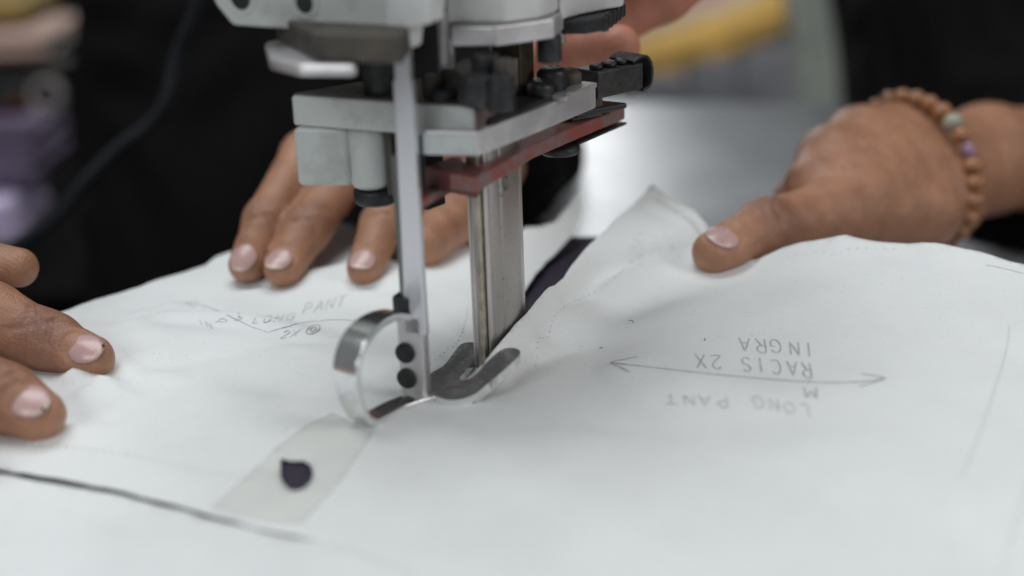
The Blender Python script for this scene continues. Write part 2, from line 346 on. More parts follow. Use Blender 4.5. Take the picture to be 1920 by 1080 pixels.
right = tps(cp(flat+[(906, 681, 0.00565), (917, 664, 0.00865), (936, 639, 0.01085), (956, 615, 0.01205), (977, 592, 0.01285), (1005, 562, 0.01365), (1040, 526, 0.01445), (1072, 492, 0.01525), (1104, 458, 0.01625), (1150, 412, 0.01865), (1182, 384, 0.02045), (1215, 355, 0.02255), (960, 705, .0010), (925, 735, .0001), (1000, 672, .0022), (985, 690, .0012), (1270, 395, .019), (1320, 437, .014), (1300, 515, .0075), (1230, 522, .0075), (1120, 560, .0045), (1040, 640, .0032), (1400, 503, .0085), (1470, 466, .015), (1560, 446, .0195), (1680, 450, .0185), (1780, 468, .016), (1920, 498, .012), (2150, 540, .008), (1300, 590, .0065), (1500, 560, .0105), (1700, 560, .010), (1450, 680, .004), (1150, 690, .0025), (1300, 760, .002), (1500, 790, .0025), (1800, 700, .006), (2000, 760, .004)]))
KN = gz(904, 700)[:2]; SD = unit(gz(1050, 500)[:2]-KN); SN = np.array([SD[1], -SD[0]])
RID = [((250, 615), (345, 590), .0020, .006), ((230, 720), (470, 672), -.0016, .007), ((470, 672), (640, 640), -.0012, .006), ((330, 617), (520, 630), .0026, .005), ((520, 630), (680, 655), .0020, .006), ((130, 740), (180, 715), .0030, .004), ((150, 770), (215, 735), .0018, .004), ((560, 540), (735, 512), .0022, .007), ((1010, 668), (1065, 606), -.0018, .0028), ((1055, 612), (1125, 558), -.0030, .0034), ((1112, 562), (1205, 532), -.0034, .0036), ((1190, 535), (1300, 518), -.0030, .0036), ((1130, 575), (1260, 552), .0016, .004), ((1200, 488), (1300, 505), .0014, .003), ((1300, 540), (1420, 515), .0014, .0035), ((1130, 640), (1400, 585), .0016, .009), ((1330, 600), (1700, 560), -.0014, .012), ((1250, 735), (1560, 775), .0017, .010), ((1100, 780), (1500, 830), -.0011, .010), ((1000, 760), (1200, 790), -.0010, .009), ((430, 735), (640, 745), -.0009, .007), ((1640, 600), (1850, 560), .0014, .012), ((1600, 870), (1900, 830), .0010, .018), ((240, 640), (330, 612), .0018, .005), ((470, 992), (640, 1032), -.0016, .0022), ((610, 1024), (790, 1085), -.0015, .0026), ((60, 845), (150, 815), .0012, .003), ((120, 800), (230, 800), -.0010, .0035), ((205, 700), (330, 730), .0014, .003), ((215, 690), (300, 672), -.0011, .003), ((160, 730), (260, 770), .0012, .0028), ((450, 540), (560, 548), -.0012, .004), ((660, 545), (740, 560), -.0010, .003), ((780, 560), (870, 640), .0010, .003), ((960, 780), (1150, 745), -.0009, .005), ((1560, 560), (1660, 500), .0012, .004), ((1720, 520), (1800, 640), .0010, .006)]
RID = [(gz(*a)[:2], gz(*b)[:2], h_*(1.25 if b[0] < 760 and b[1] < 850 else 1.15), w_) for a, b, h_, w_ in RID]
def pdist(q, P):
    P = np.array(P); out = np.full(len(q), 9.0)
    for a, b in zip(P[:-1], P[1:]):
        ab = b-a; k = np.clip(((q-a)@ab)/(ab@ab), 0, 1); out = np.minimum(out, np.linalg.norm(q-a-k[:, None]*ab, axis=1))
    return out
ED_L = [KN]+[gz(*p)[:2] for p in ((940, 630, .001), (977, 556, .002), (1026, 488, .0025), (1074, 436, .0060), (1090, 347, .018))]
ED_R = [KN]+[gz(*p)[:2] for p in ((906, 681, 0.0062), (917, 664, 0.0092), (936, 639, 0.0114), (956, 615, 0.0126), (977, 592, 0.0134), (1005, 562, 0.0142), (1040, 526, 0.0150), (1072, 492, 0.0158), (1104, 458, 0.0168), (1150, 412, 0.0192), (1182, 384, 0.0210), (1215, 355, 0.0231))]
OUT = [(806, 742, .6), (835, 752, .6), (862, 752, .6), (890, 742, 1.2), (915, 722, 4.2), (945, 697, 7.4), (968, 676, 9.4), (976, 664, 9.9), (970, 657, 10), (955, 655, 9.9), (938, 660, 9.0), (915, 680, 6.6), (897, 700, 3.4), (882, 712, 1.0), (868, 717, .8), (862, 712, .8), (872, 700, 1.0), (885, 682, 1.7), (897, 663, 2.7), (900, 651, 3.1), (893, 645, 3.2), (875, 645, 3.1), (862, 650, 2.7), (848, 668, 1.7), (832, 688, 1.0), (812, 700, .7), (802, 712, .6), (800, 728, .6)]
_cap = [o_ for o_ in OUT if o_[:2] not in ((970, 657), (955, 655), (938, 660), (915, 680), (897, 700), (976, 664))]+[(903, 716, 2.4), (930, 692, 6.0), (955, 672, 8.8)]
CAP = [(*gz(u, v, z_/1000)[:2], max(z_-1.5, -.2)/1000) for u, v, z_ in _cap]+[(*gz(u, v, .001)[:2], -.0002) for u, v in ((690, 800), (715, 788), (740, 776), (765, 764), (790, 752), (812, 735), (835, 725), (850, 735), (670, 800), (760, 745), (775, 735))]
def height(q):
    q = np.atleast_2d(np.array(q, float)); wgt = 1/(1+np.exp(-np.clip((pdist(q, ED_L)-pdist(q, ED_R))/.0006, -40, 40)))
    z = left(q)*(1-wgt)+right(q)*wgt
    for a, b, h_, w_ in RID:
        ab = b-a; L2 = ab@ab; k = ((q-a)@ab)/L2; kk = np.clip(k, 0, 1); d = np.linalg.norm(q-a-kk[:, None]*ab, axis=1)
        end = np.exp(-(np.clip(np.abs(k-.5)-.3, 0, None)/.25)**2); z = z+h_*np.exp(-(d/w_)**2)*end
    z = z+.00045*np.sin(q[:, 0]*71+1.3*np.sin(q[:, 1]*55))*np.sin(q[:, 1]*63+.8)+.0003*np.sin(q[:, 0]*150+q[:, 1]*120)
    z = np.maximum(z, -.0002)
    for x_, y_, c_ in CAP: z = np.minimum(z, c_+2.6*np.clip(np.hypot(q[:, 0]-x_, q[:, 1]-y_)-.0021, 0, None))
    return z+.0006
def drape(u, v, side=0):                               # point of the paper seen at a pixel
    p = gz(u, v)
    for _ in range(9):
        z = height(p[None, :2])[0]; p = .25*p+.75*gz(u, v, z)
    p[2] = height(p[None, :2])[0]; return p
def xy(L_): return [tuple(gz(u, v, z)[:2]) for u, v, z in L_]
def wob(L_, step=.004, amp=.00035):                    # hand-cut edge
    out = []
    for a, b in zip(L_[:-1], L_[1:]):
        a, b = np.array(a), np.array(b); n = max(1, int(np.linalg.norm(b-a)/step))
        for k in range(n): out.append(tuple(a+(b-a)*k/n+(rng.normal(0, amp, 2) if k else 0)))
    out.append(tuple(L_[-1])); return out
backL = wob(xy([(-700, 800, .001), (-250, 700, .001), (0, 622, .001), (110, 588, .0016), (200, 556, .0016), (300, 522, .0016), (385, 496, .0018), (405, 482, .002), (432, 474, .002), (500, 462, .002), (590, 436, .002), (660, 425, .002), (790, 490, .0025), (860, 455, .003), (985, 425, .0036), (1040, 408, .0075), (1070, 380, .012), (1090, 347, .018)]))
slitL = wob(xy([(1090, 347, .018), (1094, 385, .0125), (1074, 436, .0060), (1026, 488, .0025), (977, 556, .002), (940, 630, .001)]), amp=.0001)
tip = [tuple(KN)]
slitR = wob(xy([(903, 692, .0030), (906, 681, 0.0062), (917, 664, 0.0092), (936, 639, 0.0114), (956, 615, 0.0126), (977, 592, 0.0134), (1005, 562, 0.0142), (1040, 526, 0.0150), (1072, 492, 0.0158), (1104, 458, 0.0168), (1150, 412, 0.0192), (1182, 384, 0.0210), (1215, 355, 0.0231)]), amp=.00012)
backR = wob(xy([(1215, 355, .0231), (1270, 392, .0196), (1306, 418, .0165), (1322, 440, .0146), (1400, 470, .0135), (1470, 463, .0156), (1560, 445, .0201), (1680, 449, .0191), (1780, 467, .0166), (1920, 497, .0126), (2200, 548, .008)]), amp=.0002)
front = [(.40, -.02), (.40, -.34), (-.34, -.34)]
cutB = wob(xy([(-600, 828, 0), (-100, 883, 0), (0, 898, 0), (200, 928, 0), (330, 957, 0), (430, 984, 0), (500, 1001, 0), (560, 1012, 0)]), amp=.00022)
cutA = wob(xy([(620, 1021, 0), (560, 1008, 0), (470, 990, 0), (400, 970, 0), (320, 948, 0), (200, 919, 0), (100, 902, 0), (0, 890, 0), (-100, 875, 0), (-620, 815, 0)]), amp=.00022)
outline = backL[:-1]+slitL+tip+slitR[:-1]+backR+front+cutB+cutA
hole = [tuple(gz(u, v)[:2]) for u, v in [(527, 864), (545, 869), (570, 869), (583, 876), (588, 890), (584, 905), (572, 918), (556, 924), (542, 921), (530, 908), (525, 893)]]
def inside(poly, q):
    P = np.array(poly); x, y = q[:, 0], q[:, 1]; r = np.zeros(len(q), bool); j = len(P)-1
    for i in range(len(P)):
        (xi, yi), (xj, yj) = P[i], P[j]; c = ((yi > y) != (yj > y)) & (x < (xj-xi)*(y-yi)/(yj-yi+1e-15)+xi); r ^= c; j = i
    return r
def sheet(name, outl, holes, step, m, parent, z_add=0.0, thick=.00022, zfn=None, fine=None):
    O = np.array(outl); lo, hi = O.min(0), O.max(0); gx, gy = np.meshgrid(np.arange(lo[0], hi[0], step), np.arange(lo[1], hi[1], step))
    G = np.stack([gx.ravel(), gy.ravel()], 1); G[:, 0] += (np.round((G[:, 1]-lo[1])/step) % 2)*step*.5
    if fine is not None:
        gx, gy = np.meshgrid(np.arange(-.03, .06, step*.42), np.arange(-.10, .09, step*.42)); H = np.stack([gx.ravel(), gy.ravel()], 1); G = np.vstack([G[pdist(G, fine) > .016], H[pdist(H, fine) < .016]])
    G = G[inside(outl, G)]
    for h_ in holes: G = G[~inside(h_, G)]
    bnd = np.vstack([O]+[np.array(h_) for h_ in holes])
    keep = np.ones(len(G), bool)
    for b in bnd: keep &= ((G-b)**2).sum(1) > (step*(.45 if fine is None else .28))**2
    G = G[keep]; pts = [Vector(p) for p in bnd]+[Vector(p) for p in G]; ed = []; k = 0
    for lp in [outl]+holes:
        n = len(lp); ed += [(k+i, k+(i+1) % n) for i in range(n)]; k += n
    v, e, f, *_ = delaunay_2d_cdt(pts, ed, [], 0, 1e-7)
    V = np.array([tuple(p) for p in v]); Fc = np.array([x for x in f if len(x) == 3]); cen = V[Fc].mean(1); ok = inside(outl, cen)
    for h_ in holes: ok &= ~inside(h_, cen)
    Fc = Fc[ok]; Z = (zfn or height)(V)+z_add; used = np.unique(Fc); rm = -np.ones(len(V), int); rm[used] = np.arange(len(used))
    o = data(name, np.hstack([V, Z[:, None]])[used], [tuple(int(a) for a in t) for t in rm[Fc]], m, parent)
    if thick: md = o.modifiers.new('thickness', 'SOLIDIFY'); md.thickness = thick; md.offset = -1
    return o
# heights just left / right of the slit must not blend: shift boundary vertices towards their own piece
_h0 = height
pap = empty('paper_marker', (0, 0, 0), 'large white paper pattern sheet with pencilled words and arrows on the cloth stack', 'paper pattern')
sheet('sheet', outline, [hole], .0027, M['paper'], pap, fine=ED_R)

ly = xy([(1200, 372, .021), (1221, 349, .0226), (1262, 380, .0196), (1300, 404, .0166), (1330, 430, .0142), (1338, 446, .0132), (1322, 446, .0138), (1280, 410, .0180), (1230, 376, .0215)])
lyo = sheet('lower_layer', ly, [], .003, M['paper'], pap, -.0009)

def ribbon(name, strokes, width, m, parent, lift=.00012, kind=None):
    """pencil strokes as thin ribbons lying on the paper; strokes = lists of 3-D points"""
    V = []; Fc = []
    for P in strokes:
        P = np.array(P); T = np.gradient(P, axis=0)
        for i, p in enumerate(P):
            t = T[i]; n = np.array([-t[1], t[0]]); n = n/(np.linalg.norm(n)+1e-12)*width/2*(.75+.5*rng.random())
            a = p[:2]+n; b = p[:2]-n
            V += [(a[0], a[1], p[2]+lift), (b[0], b[1], p[2]+lift)]
            if i: k = len(V); Fc.append((k-4, k-3, k-1, k-2))
    o = data(name, V, Fc, m, parent)
    if kind: o['kind'] = kind
    return o
FONT = {'I': [[(.5, 0), (.5, 1)]], 'N': [[(.1, 0), (.1, 1), (.8, 0), (.8, 1)]], 'G': [[(.85, .8), (.5, 1), (.12, .75), (.1, .3), (.45, 0), (.85, .15), (.85, .5), (.5, .5)]],
 'R': [[(.1, 0), (.1, 1), (.6, 1), (.8, .78), (.6, .52), (.1, .5)], [(.4, .5), (.85, 0)]], 'A': [[(0, 0), (.45, 1), (.85, 0)], [(.18, .35), (.68, .35)]], 'C': [[(.85, .85), (.5, 1), (.15, .75), (.12, .25), (.45, 0), (.85, .12)]],
 'S': [[(.8, .88), (.45, 1), (.15, .8), (.3, .55), (.7, .45), (.82, .2), (.5, 0), (.1, .12)]], '2': [[(.12, .78), (.4, 1), (.75, .85), (.7, .55), (.1, 0), (.85, .03)]], 'X': [[(.05, 1), (.8, 0)], [(.8, 1), (.05, 0)]],
 'M': [[(.05, 0), (.12, 1), (.45, .3), (.8, 1), (.88, 0)]], 'L': [[(.15, 1), (.15, 0), (.75, 0)]], 'O': [[(.45, 1), (.12, .75), (.1, .3), (.4, 0), (.8, .25), (.82, .7), (.45, 1)]], 'P': [[(.15, 0), (.15, 1), (.65, 1), (.8, .75), (.6, .5), (.15, .48)]],
 'T': [[(0, 1), (.9, 1)], [(.45, 1), (.45, 0)]], ' ': []}
def write(text, org, adv, up, wch):
    """org = pixel of the first letter's foot, adv = pixel step per letter, up = pixel vector of letter height, wch = letter width share"""
    out = []; org, adv, up = map(lambda a: np.array(a, float), (org, adv, up))
    for i, ch in enumerate(text):
        o = org+adv*i; jit = rng.normal(0, .04, 2)
        for st in FONT[ch]:
            P = spline([(x, y, 0) for x, y in st], 4)[:, :2] if len(st) > 3 and ch in 'GCSO2RP' else np.array([np.array(st[k])*(1-t)+np.array(st[k+1])*t for k in range(len(st)-1) for t in (0, .25, .5, .75)]+[st[-1]])
            out.append([drape(*(o+adv*(x*wch+jit[0])+up*(y+jit[1]))) for x, y in P])
    return out
def pxline(P, n=10): return [drape(*p) for p in spline([(a, b, 0) for a, b in P], n)[:, :2]]
ribbon('pencil_word', write('INGRA', (1527, 645), (-31, -2.6), (3, 25), .72), .00050, M['pencil'], pap)
ribbon('pencil_word', write('RACIS', (1519, 681), (-28, -2.6), (4, 27), .74), .00050, M['pencil'], pap)
ribbon('pencil_word', write('2X', (1352, 668), (-29, -2), (4, 26), .80), .00050, M['pencil'], pap)
ribbon('pencil_word', write('M', (1530, 728), (-34, -1), (3, 19), .8), .00050, M['pencil'], pap)
ribbon('pencil_word', write('LONG', (1518, 760), (-29, -4.5), (4, 22), .8), .00055, M['pencil_faint'], pap)
ribbon('pencil_word', write('PANT', (1364, 745), (-32, -2), (3, 19), .8), .00055, M['pencil_faint'], pap)
ribbon('pencil_arrow', [pxline([(1145, 680), (1250, 692), (1380, 706), (1530, 717), (1610, 716), (1660, 710)]), pxline([(1196, 669), (1170, 674), (1145, 680), (1162, 688), (1181, 698)], 4), pxline([(1616, 701), (1640, 705), (1660, 710), (1635, 718), (1610, 726)], 4)], .00055, M['pencil'], pap)
ribbon('pencil_arrow', [pxline([(348, 568), (390, 576), (440, 597), (470, 612), (505, 624)]), pxline([(505, 622), (560, 607), (620, 600), (660, 601), (695, 607)]), pxline([(372, 566), (348, 568), (366, 577)], 4), pxline([(676, 597), (697, 607), (660, 611)], 4)], .00048, M['pencil_faint'], pap)
ribbon('pencil_word', write('PANT', (566, 590), (21, -4.6), (8, -20), .85), .00042, M['pencil_faint'], pap)
ribbon('pencil_word', write('LONG', (470, 606), (21, -1.5), (8, -13), .8), .00042, M['pencil_faint'], pap)
ribbon('pencil_word', write('S', (434, 601), (20, 0), (14, -12), .9), .00042, M['pencil_faint'], pap)
ribbon('pencil_word', write('2X', (524, 634), (19, -2), (8, -14), .9), .00045, M['pencil_faint'], pap)
ribbon('pencil_word', write('IN', (372, 607), (15, 6), (-4, -11), .9)+write('R', (402, 606), (20, 4), (12, -9), .9), .00042, M['pencil_faint'], pap)
cir = lambda r1, r2, a0: [(587+r1*math.cos(a0+t)-r2*.5*math.sin(a0+t), 618+r2*math.sin(a0+t)-r1*.12*math.cos(a0+t)) for t in np.linspace(0, 6.6, 16)]
ribbon('pencil_circle', [pxline(cir(12, 8.5, .4), 3), pxline(cir(5, 4, 1), 3)], .00042, M['pencil'], pap)
fold_shade_m = mat('faint_fold_shade', (.675, .705, .71), .8)
for P_ in ([(1893, 610), (1886, 660), (1855, 760), (1830, 830), (1800, 900)], [(1925, 900), (1905, 980), (1880, 1070)], [(618, 1022), (680, 1040), (780, 1078)]):
    ribbon('crease', [pxline(P_, 8)], .0005, fold_shade_m, pap)  # shade of folds and the faint shadow past the cut, painted as darker ribbons
ribbon('pencil_edge_line', [pxline([(1228, 372), (1262, 394), (1292, 416), (1310, 434)], 6)], .0004, M['pencil'], pap)
ribbon('pencil_edge_line', [pxline([(1850, 497), (1880, 503), (1925, 515)], 6)], .0003, M['pencil_faint'], pap)
# pricked dots that follow the seam lines
V = []; Fc = []
def dots(P, step, r):
    Q = [drape(*p) for p in spline([(a, b, 0) for a, b in P], 60)[:, :2]]; acc = 0
    for a, b in zip(Q[:-1], Q[1:]):
        acc += np.linalg.norm(b-a)
        if acc > step:
            acc = 0; rr = r*(.7+.6*rng.random()); k = len(V)
            for t in range(6): V.append((b[0]+rr*math.cos(t*math.pi/3), b[1]+rr*math.sin(t*math.pi/3), b[2]+.00014))
            Fc.append(tuple(range(k, k+6)))
dots([(0, 835), (60, 834), (120, 838), (230, 852), (330, 874), (430, 892), (470, 897)], .0023, .00032)
dots([(100, 960), (150, 970), (240, 1010)], .0026, .00026)
dots([(1000, 664), (1022, 610), (1060, 575), (1130, 540), (1170, 505), (1225, 450)], .0024, .00030)
dots([(1205, 430), (1240, 455), (1280, 485)], .0026, .0003); dots([(1460, 482), (1600, 466), (1700, 468)], .0030, .00026)
dots([(880, 570), (868, 620), (855, 645), (835, 660), (800, 690)], .0026, .0003)
for _ in range(60):
    u, v = rng.uniform(150, 1850), rng.uniform(560, 1000)
    if 620 < u < 1000 and 560 < v < 800: continue
    b = drape(u, v); rr = rng.uniform(.00008, .00022); k = len(V)
    for t in range(6): V.append((b[0]+rr*math.cos(t*math.pi/3), b[1]+rr*math.sin(t*math.pi/3), b[2]+.00014))
    Fc.append(tuple(range(k, k+6)))
o = data('pricked_dots', V, Fc, M['hole'], pap); o['kind'] = 'stuff'

for u, v, a_, l_ in ((1187, 607, 1.3, .0022), (1320, 640, .4, .0012), (1130, 655, 2.2, .0010)):
    b = drape(u, v); P_ = [b+np.array([l_*t*math.cos(a_+t*.9), l_*t*math.sin(a_+t*.9), .0003+.0004*math.sin(3*t)]) for t in (0, .35, .7, 1)]
    tube('lint_thread', P_, .00010, M['navy'], pap, 5, 3)
tape = empty('tape_strip', tuple(gz(520, 890)), 'translucent yellowed tape over the dark hole in the paper', 'tape')
tp = [tuple(gz(u, v)[:2]) for u, v in [(625, 785), (700, 822), (640, 905), (600, 948), (566, 985), (500, 981), (440, 972), (396, 957), (470, 890), (515, 850), (570, 812)]]
tp2 = [tuple(c_) for c_ in (np.array(hole)-np.mean(hole, 0))*1.02+np.mean(hole, 0)]
rel(sheet('tape_film', tp, [tp2], .004, M['tape'], tape, .00022, .00012), tape)

# ------------------------------------------------------------------ the stack of navy cloth under the paper
st = empty('cloth_stack', (0, 0, TZ), 'thick stack of navy cloth plies under the white paper pattern', 'cloth stack')
b1 = xy([(-700, 800, 0), (-250, 700, 0), (0, 624, 0), (110, 591, 0), (300, 527, 0), (432, 484, 0), (600, 446, 0), (800, 446, 0), (1000, 440, 0), (1060, 440, 0), (1120, 440, 0), (1180, 452, 0)])
b2 = [tuple(gz(u, v, z)[:2]) for u, v, z in [(1322, 446, .011), (1470, 468, .012), (1560, 452, .016), (1780, 474, .012), (1920, 504, .008), (2200, 556, .004)]]
sp = [(a*1000, b*1000) for a, b in b1+b2+[(.40, -.03), (.40, -.34), (-.34, -.34)]]
npl = 14; hh = -TZ*1000/npl
for i in range(npl):
    j = rng.normal(0, .5, 2); k = 1-.0015*abs(rng.normal())
    bm = prism_bm([(a*k+j[0], b*k+j[1]-.7) for a, b in sp], 2, TZ*1000+i*hh+.15, TZ*1000+(i+1)*hh-.15-(.25 if i == npl-1 else 0), 0)
    rel(from_bm('cloth_ply', bm, M['navy'], st), st)

# ------------------------------------------------------------------ the straight-knife cutting machine
mc = empty('cutting_machine', tuple(MO), 'pale upright cloth cutting machine with steel post and fork foot over the paper', 'cutting machine', MA)
def Lz(u, v, z): return tuple(on(u, v, 2, z)[:2])
# post with grooved front, knife and its yellowed edge
prism('knife_post', [(-5.2, -3.6), (-3.9, -4.7), (-1.9, -4.7), (-1.9, -2), (-.1, -2), (-.1, -5.1), (.6, -5.1), (1.2, -4.4), (1.2, 20), (.2, 21.5), (-3.6, 21.5), (-5.2, 20)], 2, -45, 92, M['steel'], mc, .35)
prism('knife_blade', [(-1.75, -7.0), (-.35, -7.0), (-.35, -2.2), (-1.75, -2.2)], 2, -8, 88, M['brass'], mc, .15)
prism('post_side_plate', [(1.2, -3.6), (1.9, -2.2), (2.2, .4), (2.15, 1.6), (1.75, 1.9), (1.75, 2.6), (2.3, 3.0), (2.5, 6), (2.35, 10), (1.9, 14), (1.2, 17.6)], 2, -30, 90, M['spot'], mc, .15)
prism('post_edge_rail', [(-6.1, -3.2), (-5.2, -3.6), (-5.2, -1), (-6.1, -1)], 2, -30, 90, M['alu'], mc, .15)
# engraved mark on the side of the post
c0 = on(948, 343, 0, 2.5); mk = [(c0[1]+1.7*math.cos(t)-.5*math.sin(t), c0[2]+2.1*math.sin(t)) for t in np.linspace(.5, 5.9, 22)]
V = []; Fc = []
def engr(P):
    P = np.array(P); T = np.gradient(P, axis=0)
    for i, p in enumerate(P):
        n = np.array([-T[i][1], T[i][0]]); n = n/np.linalg.norm(n)*.16; k = len(V)
        V.append((.00256, (p[0]+n[0])/1000, (p[1]+n[1])/1000)); V.append((.00256, (p[0]-n[0])/1000, (p[1]-n[1])/1000))
        if i: Fc.append((k-2, k-1, k+1, k))
engr(mk); engr([(c0[1]-1.0, c0[2]-2.6), (c0[1]+.4, c0[2]), (c0[1]+1.6, c0[2]+3)]); engr([(c0[1]-4, c0[2]-3.2), (c0[1]-3, c0[2]-3), (c0[1]-2.2, c0[2]-3.4)])
data('engraved_mark', V, Fc, M['ink'], mc, False)
# base plate of the machine lies under the cloth
prism('base_plate', [(-60, -90), (60, -90), (70, 120), (-70, 120)], 2, -49.2, -46.5, M['steel'], mc, 1) if False else None
# presser bar and the spring loop with the fork foot
pb0 = np.array([-11.6, -28.2, 2.0]); pb1 = np.array([-10.6, -28.2, 118.0])
bx = [(-3.0, -1.4), (3.0, -1.4), (3.0, 1.4), (-3.0, 1.4)]
bm = bmesh.new(); rg = []
for t, kx in ((.16, 1.15), (.30, 1.05), (.72, 1.0), (.79, 1.0), (.80, .8), (1.0, .8)):
    c = pb0+(pb1-pb0)*t; rg.append([bm.verts.new(((c[0]+a*kx)/1000, (c[1]+b)/1000, c[2]/1000)) for a, b in bx])
for a, b in zip(rg[:-1], rg[1:]):
    for k in range(4): bm.faces.new((a[k], a[(k+1) % 4], b[(k+1) % 4], b[k]))
bm.faces.new(rg[0][::-1]); bm.faces.new(rg[-1]); bmesh.ops.recalc_face_normals(bm, faces=bm.faces); soften(bm, .0005)
o = from_bm('presser_bar', bm, M['bar'], mc); wn(o)
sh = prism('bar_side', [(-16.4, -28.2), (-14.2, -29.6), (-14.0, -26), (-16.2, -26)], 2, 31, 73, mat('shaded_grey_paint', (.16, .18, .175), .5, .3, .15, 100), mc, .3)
prism('foot_shank', [(-17.5, -29.6), (-9.0, -29.6), (-9.0, -25.4), (-17.5, -25.4)], 2, 1.0, 26.5, M['alu'], mc, .9)
prism('shank_collar', [(-18.2, -30.2), (-12.5, -30.2), (-12.5, -25), (-18.2, -25)], 2, 26.2, 32, M['black'], mc, .9)
for z in (14.6, 6.6):
    s = rod('screw', (-14.9, -29.4, z), (-14.9, -30.9, z), 3.1, M['screw'], mc, .6)
    prism('screw_socket', [(-14.9+1.5*math.cos(k*math.pi/3), z+1.5*math.sin(k*math.pi/3)) for k in range(6)], 1, -31.0, -30.95, M['black'], s, 0)
lp = np.array([(-15.0, -28.5, 25.5), (-16.0, -35, 28.2), (-17.0, -44, 29.0), (-17.3, -53, 26.8), (-17.5, -57.8, 20.5), (-17.5, -56.8, 11.5), (-17.0, -52.5, 3.2), (-16.2, -46, 1.4), (-14.5, -38.0, 1.2), (-11.0, -30.5, 1.1), (-6.5, -24.0, 1.0)])
WD = unit((.93, -.22, .0))
band('spring_loop', lp, WD, 3.6, 2.0, M['chrome'], mc, 7, halves=[3.0, 3.6, 4.1, 4.4, 4.4, 4.2, 3.8, 3.4, 3.3, 3.6, 4.4])
# fork foot: U-shaped plate with rounded, slightly raised toes
def Fz(u, v, z): return np.array([*Lz(u, v, z)])
fk = []
outer = OUT
oo = np.array([(*Fz(u, v, z+1.4), z) for u, v, z in outer]); oo = spline(np.vstack([oo, oo[:1]]), 3)[:-1]
c2 = [tuple(p[:2]) for p in oo]; G = []
lo, hi = oo[:, :2].min(0), oo[:, :2].max(0)
gx, gy = np.meshgrid(np.arange(lo[0], hi[0], 1.1), np.arange(lo[1], hi[1], 1.1)); G = np.stack([gx.ravel(), gy.ravel()], 1); G = G[inside(c2, G)]
G = np.array([g for g in G if np.min(((oo[:, :2]-g)**2).sum(1)) > .25])
zz = np.array([np.sum(oo[:, 2]/(((oo[:, :2]-g)**2).sum(1)**2+.01))/np.sum(1/(((oo[:, :2]-g)**2).sum(1)**2+.01)) for g in G])
v, e, f, *_ = delaunay_2d_cdt([Vector(p) for p in c2]+[Vector(p) for p in G], [(i, (i+1) % len(c2)) for i in range(len(c2))], [], 0, 1e-6)
Vv = np.array([tuple(p) for p in v]); Fc = np.array([x for x in f if len(x) == 3]); Fc = Fc[inside(c2, Vv[Fc].mean(1))]
zv = np.concatenate([oo[:, 2], zz]); V3 = np.hstack([Vv, zv[:len(Vv), None]])/1000
V3[:, 2] += .0019
o = data('fork_foot', V3, [tuple(int(a) for a in t) for t in Fc], M['dsteel'], mc, False)
md = o.modifiers.new('thickness', 'SOLIDIFY'); md.thickness = .0024; md.offset = -1; md.use_rim = True; md.material_offset_rim = 1; o.data.materials.append(M['chrome'])
mb = o.modifiers.new('edge', 'BEVEL'); mb.width = .00025; mb.segments = 2; mb.limit_method = 'ANGLE'

# lower carriage: upper slab, bright side bar, pale block below, red guard
ul = Lz(545, 182, 85); ur = Lz(890, 205, 85); rb = Lz(944, 176, 85)
prism('carriage_slab', [ul, ur, rb, (rb[0]-10, rb[1]+18), (ul[0]+14, ul[1]+26)], 2, 76.5, 85.5, M['paint'], mc, .8)
prism('slab_top_plate', [(ul[0]+.6, ul[1]+.7), (ur[0]-.6, ur[1]+.6), (rb[0]-1, rb[1]), (rb[0]-10.5, rb[1]+17), (ul[0]+14, ul[1]+25)], 2, 85.52, 86.0, M['grime'], mc, .1)
q = Lz(889, 206, 85.2); q2 = Lz(943, 178, 85.2)
dn = unit(np.array([q2[1]-q[1], q[0]-q2[0]]))
prism('slab_side_plate', [q, q2, (q2[0]+dn[0]*.5, q2[1]+dn[1]*.5), (q[0]+dn[0]*.5, q[1]+dn[1]*.5)], 2, 78.0, 84.6, M['rust'], mc, .1)
a = Lz(897, 294, 72.5); b = Lz(1000, 253, 72.5); c = Lz(1118, 203, 72.5); d_ = Lz(795, 292, 72.5)
nn = unit(np.array([-(c[1]-a[1]), c[0]-a[0]]))
prism('side_bar', [d_, a, b, c, (c[0]+nn[0]*7, c[1]+nn[1]*7), (b[0]+nn[0]*9, b[1]+nn[1]*9), (d_[0]+5, d_[1]+16)], 2, 72.6, 79.6, M['alu'], mc, .5)
prism('side_bar_front_cover', [d_, (a[0]-.3, a[1]), (a[0]-.3, a[1]-.7), (d_[0], d_[1]-.7)], 2, 73, 78.6, M['paint'], mc, .2)
t1 = Lz(1062, 190, 79.8); t2 = Lz(1120, 163, 79.8)
prism('side_bar_rib', [t1, t2, (t2[0]+nn[0]*6, t2[1]+nn[1]*6), (t1[0]+nn[0]*6, t1[1]+nn[1]*6)], 2, 79.7, 81.2, M['alu'], mc, .3)
# dark rack channel behind the side bar
r1 = Lz(938, 236, 79.8); r2 = Lz(1070, 178, 79.8)
prism('rack_channel', [(r1[0]+nn[0]*2.5, r1[1]+nn[1]*2.5), (r2[0]+nn[0]*2.5, r2[1]+nn[1]*2.5), (r2[0]+nn[0]*16, r2[1]+nn[1]*16), (r1[0]+nn[0]*18, r1[1]+nn[1]*18)], 2, 74, 81, M['black'], mc, .6)
k1 = on(1035, 150, 2, 84); rod('knob', (k1[0], k1[1], 80), (k1[0], k1[1], 88), 4.6, M['black'], mc, 1.6)
k2 = on(1010, 165, 2, 83); rod('knob', (k2[0], k2[1], 79), (k2[0]+1, k2[1], 85.5), 4.2, M['black'], mc, 1.6)
k3 = on(1066, 138, 2, 84); rod('knob', (k3[0], k3[1], 79), (k3[0], k3[1], 85.5), 4.0, M['grime'], mc, 1.6)
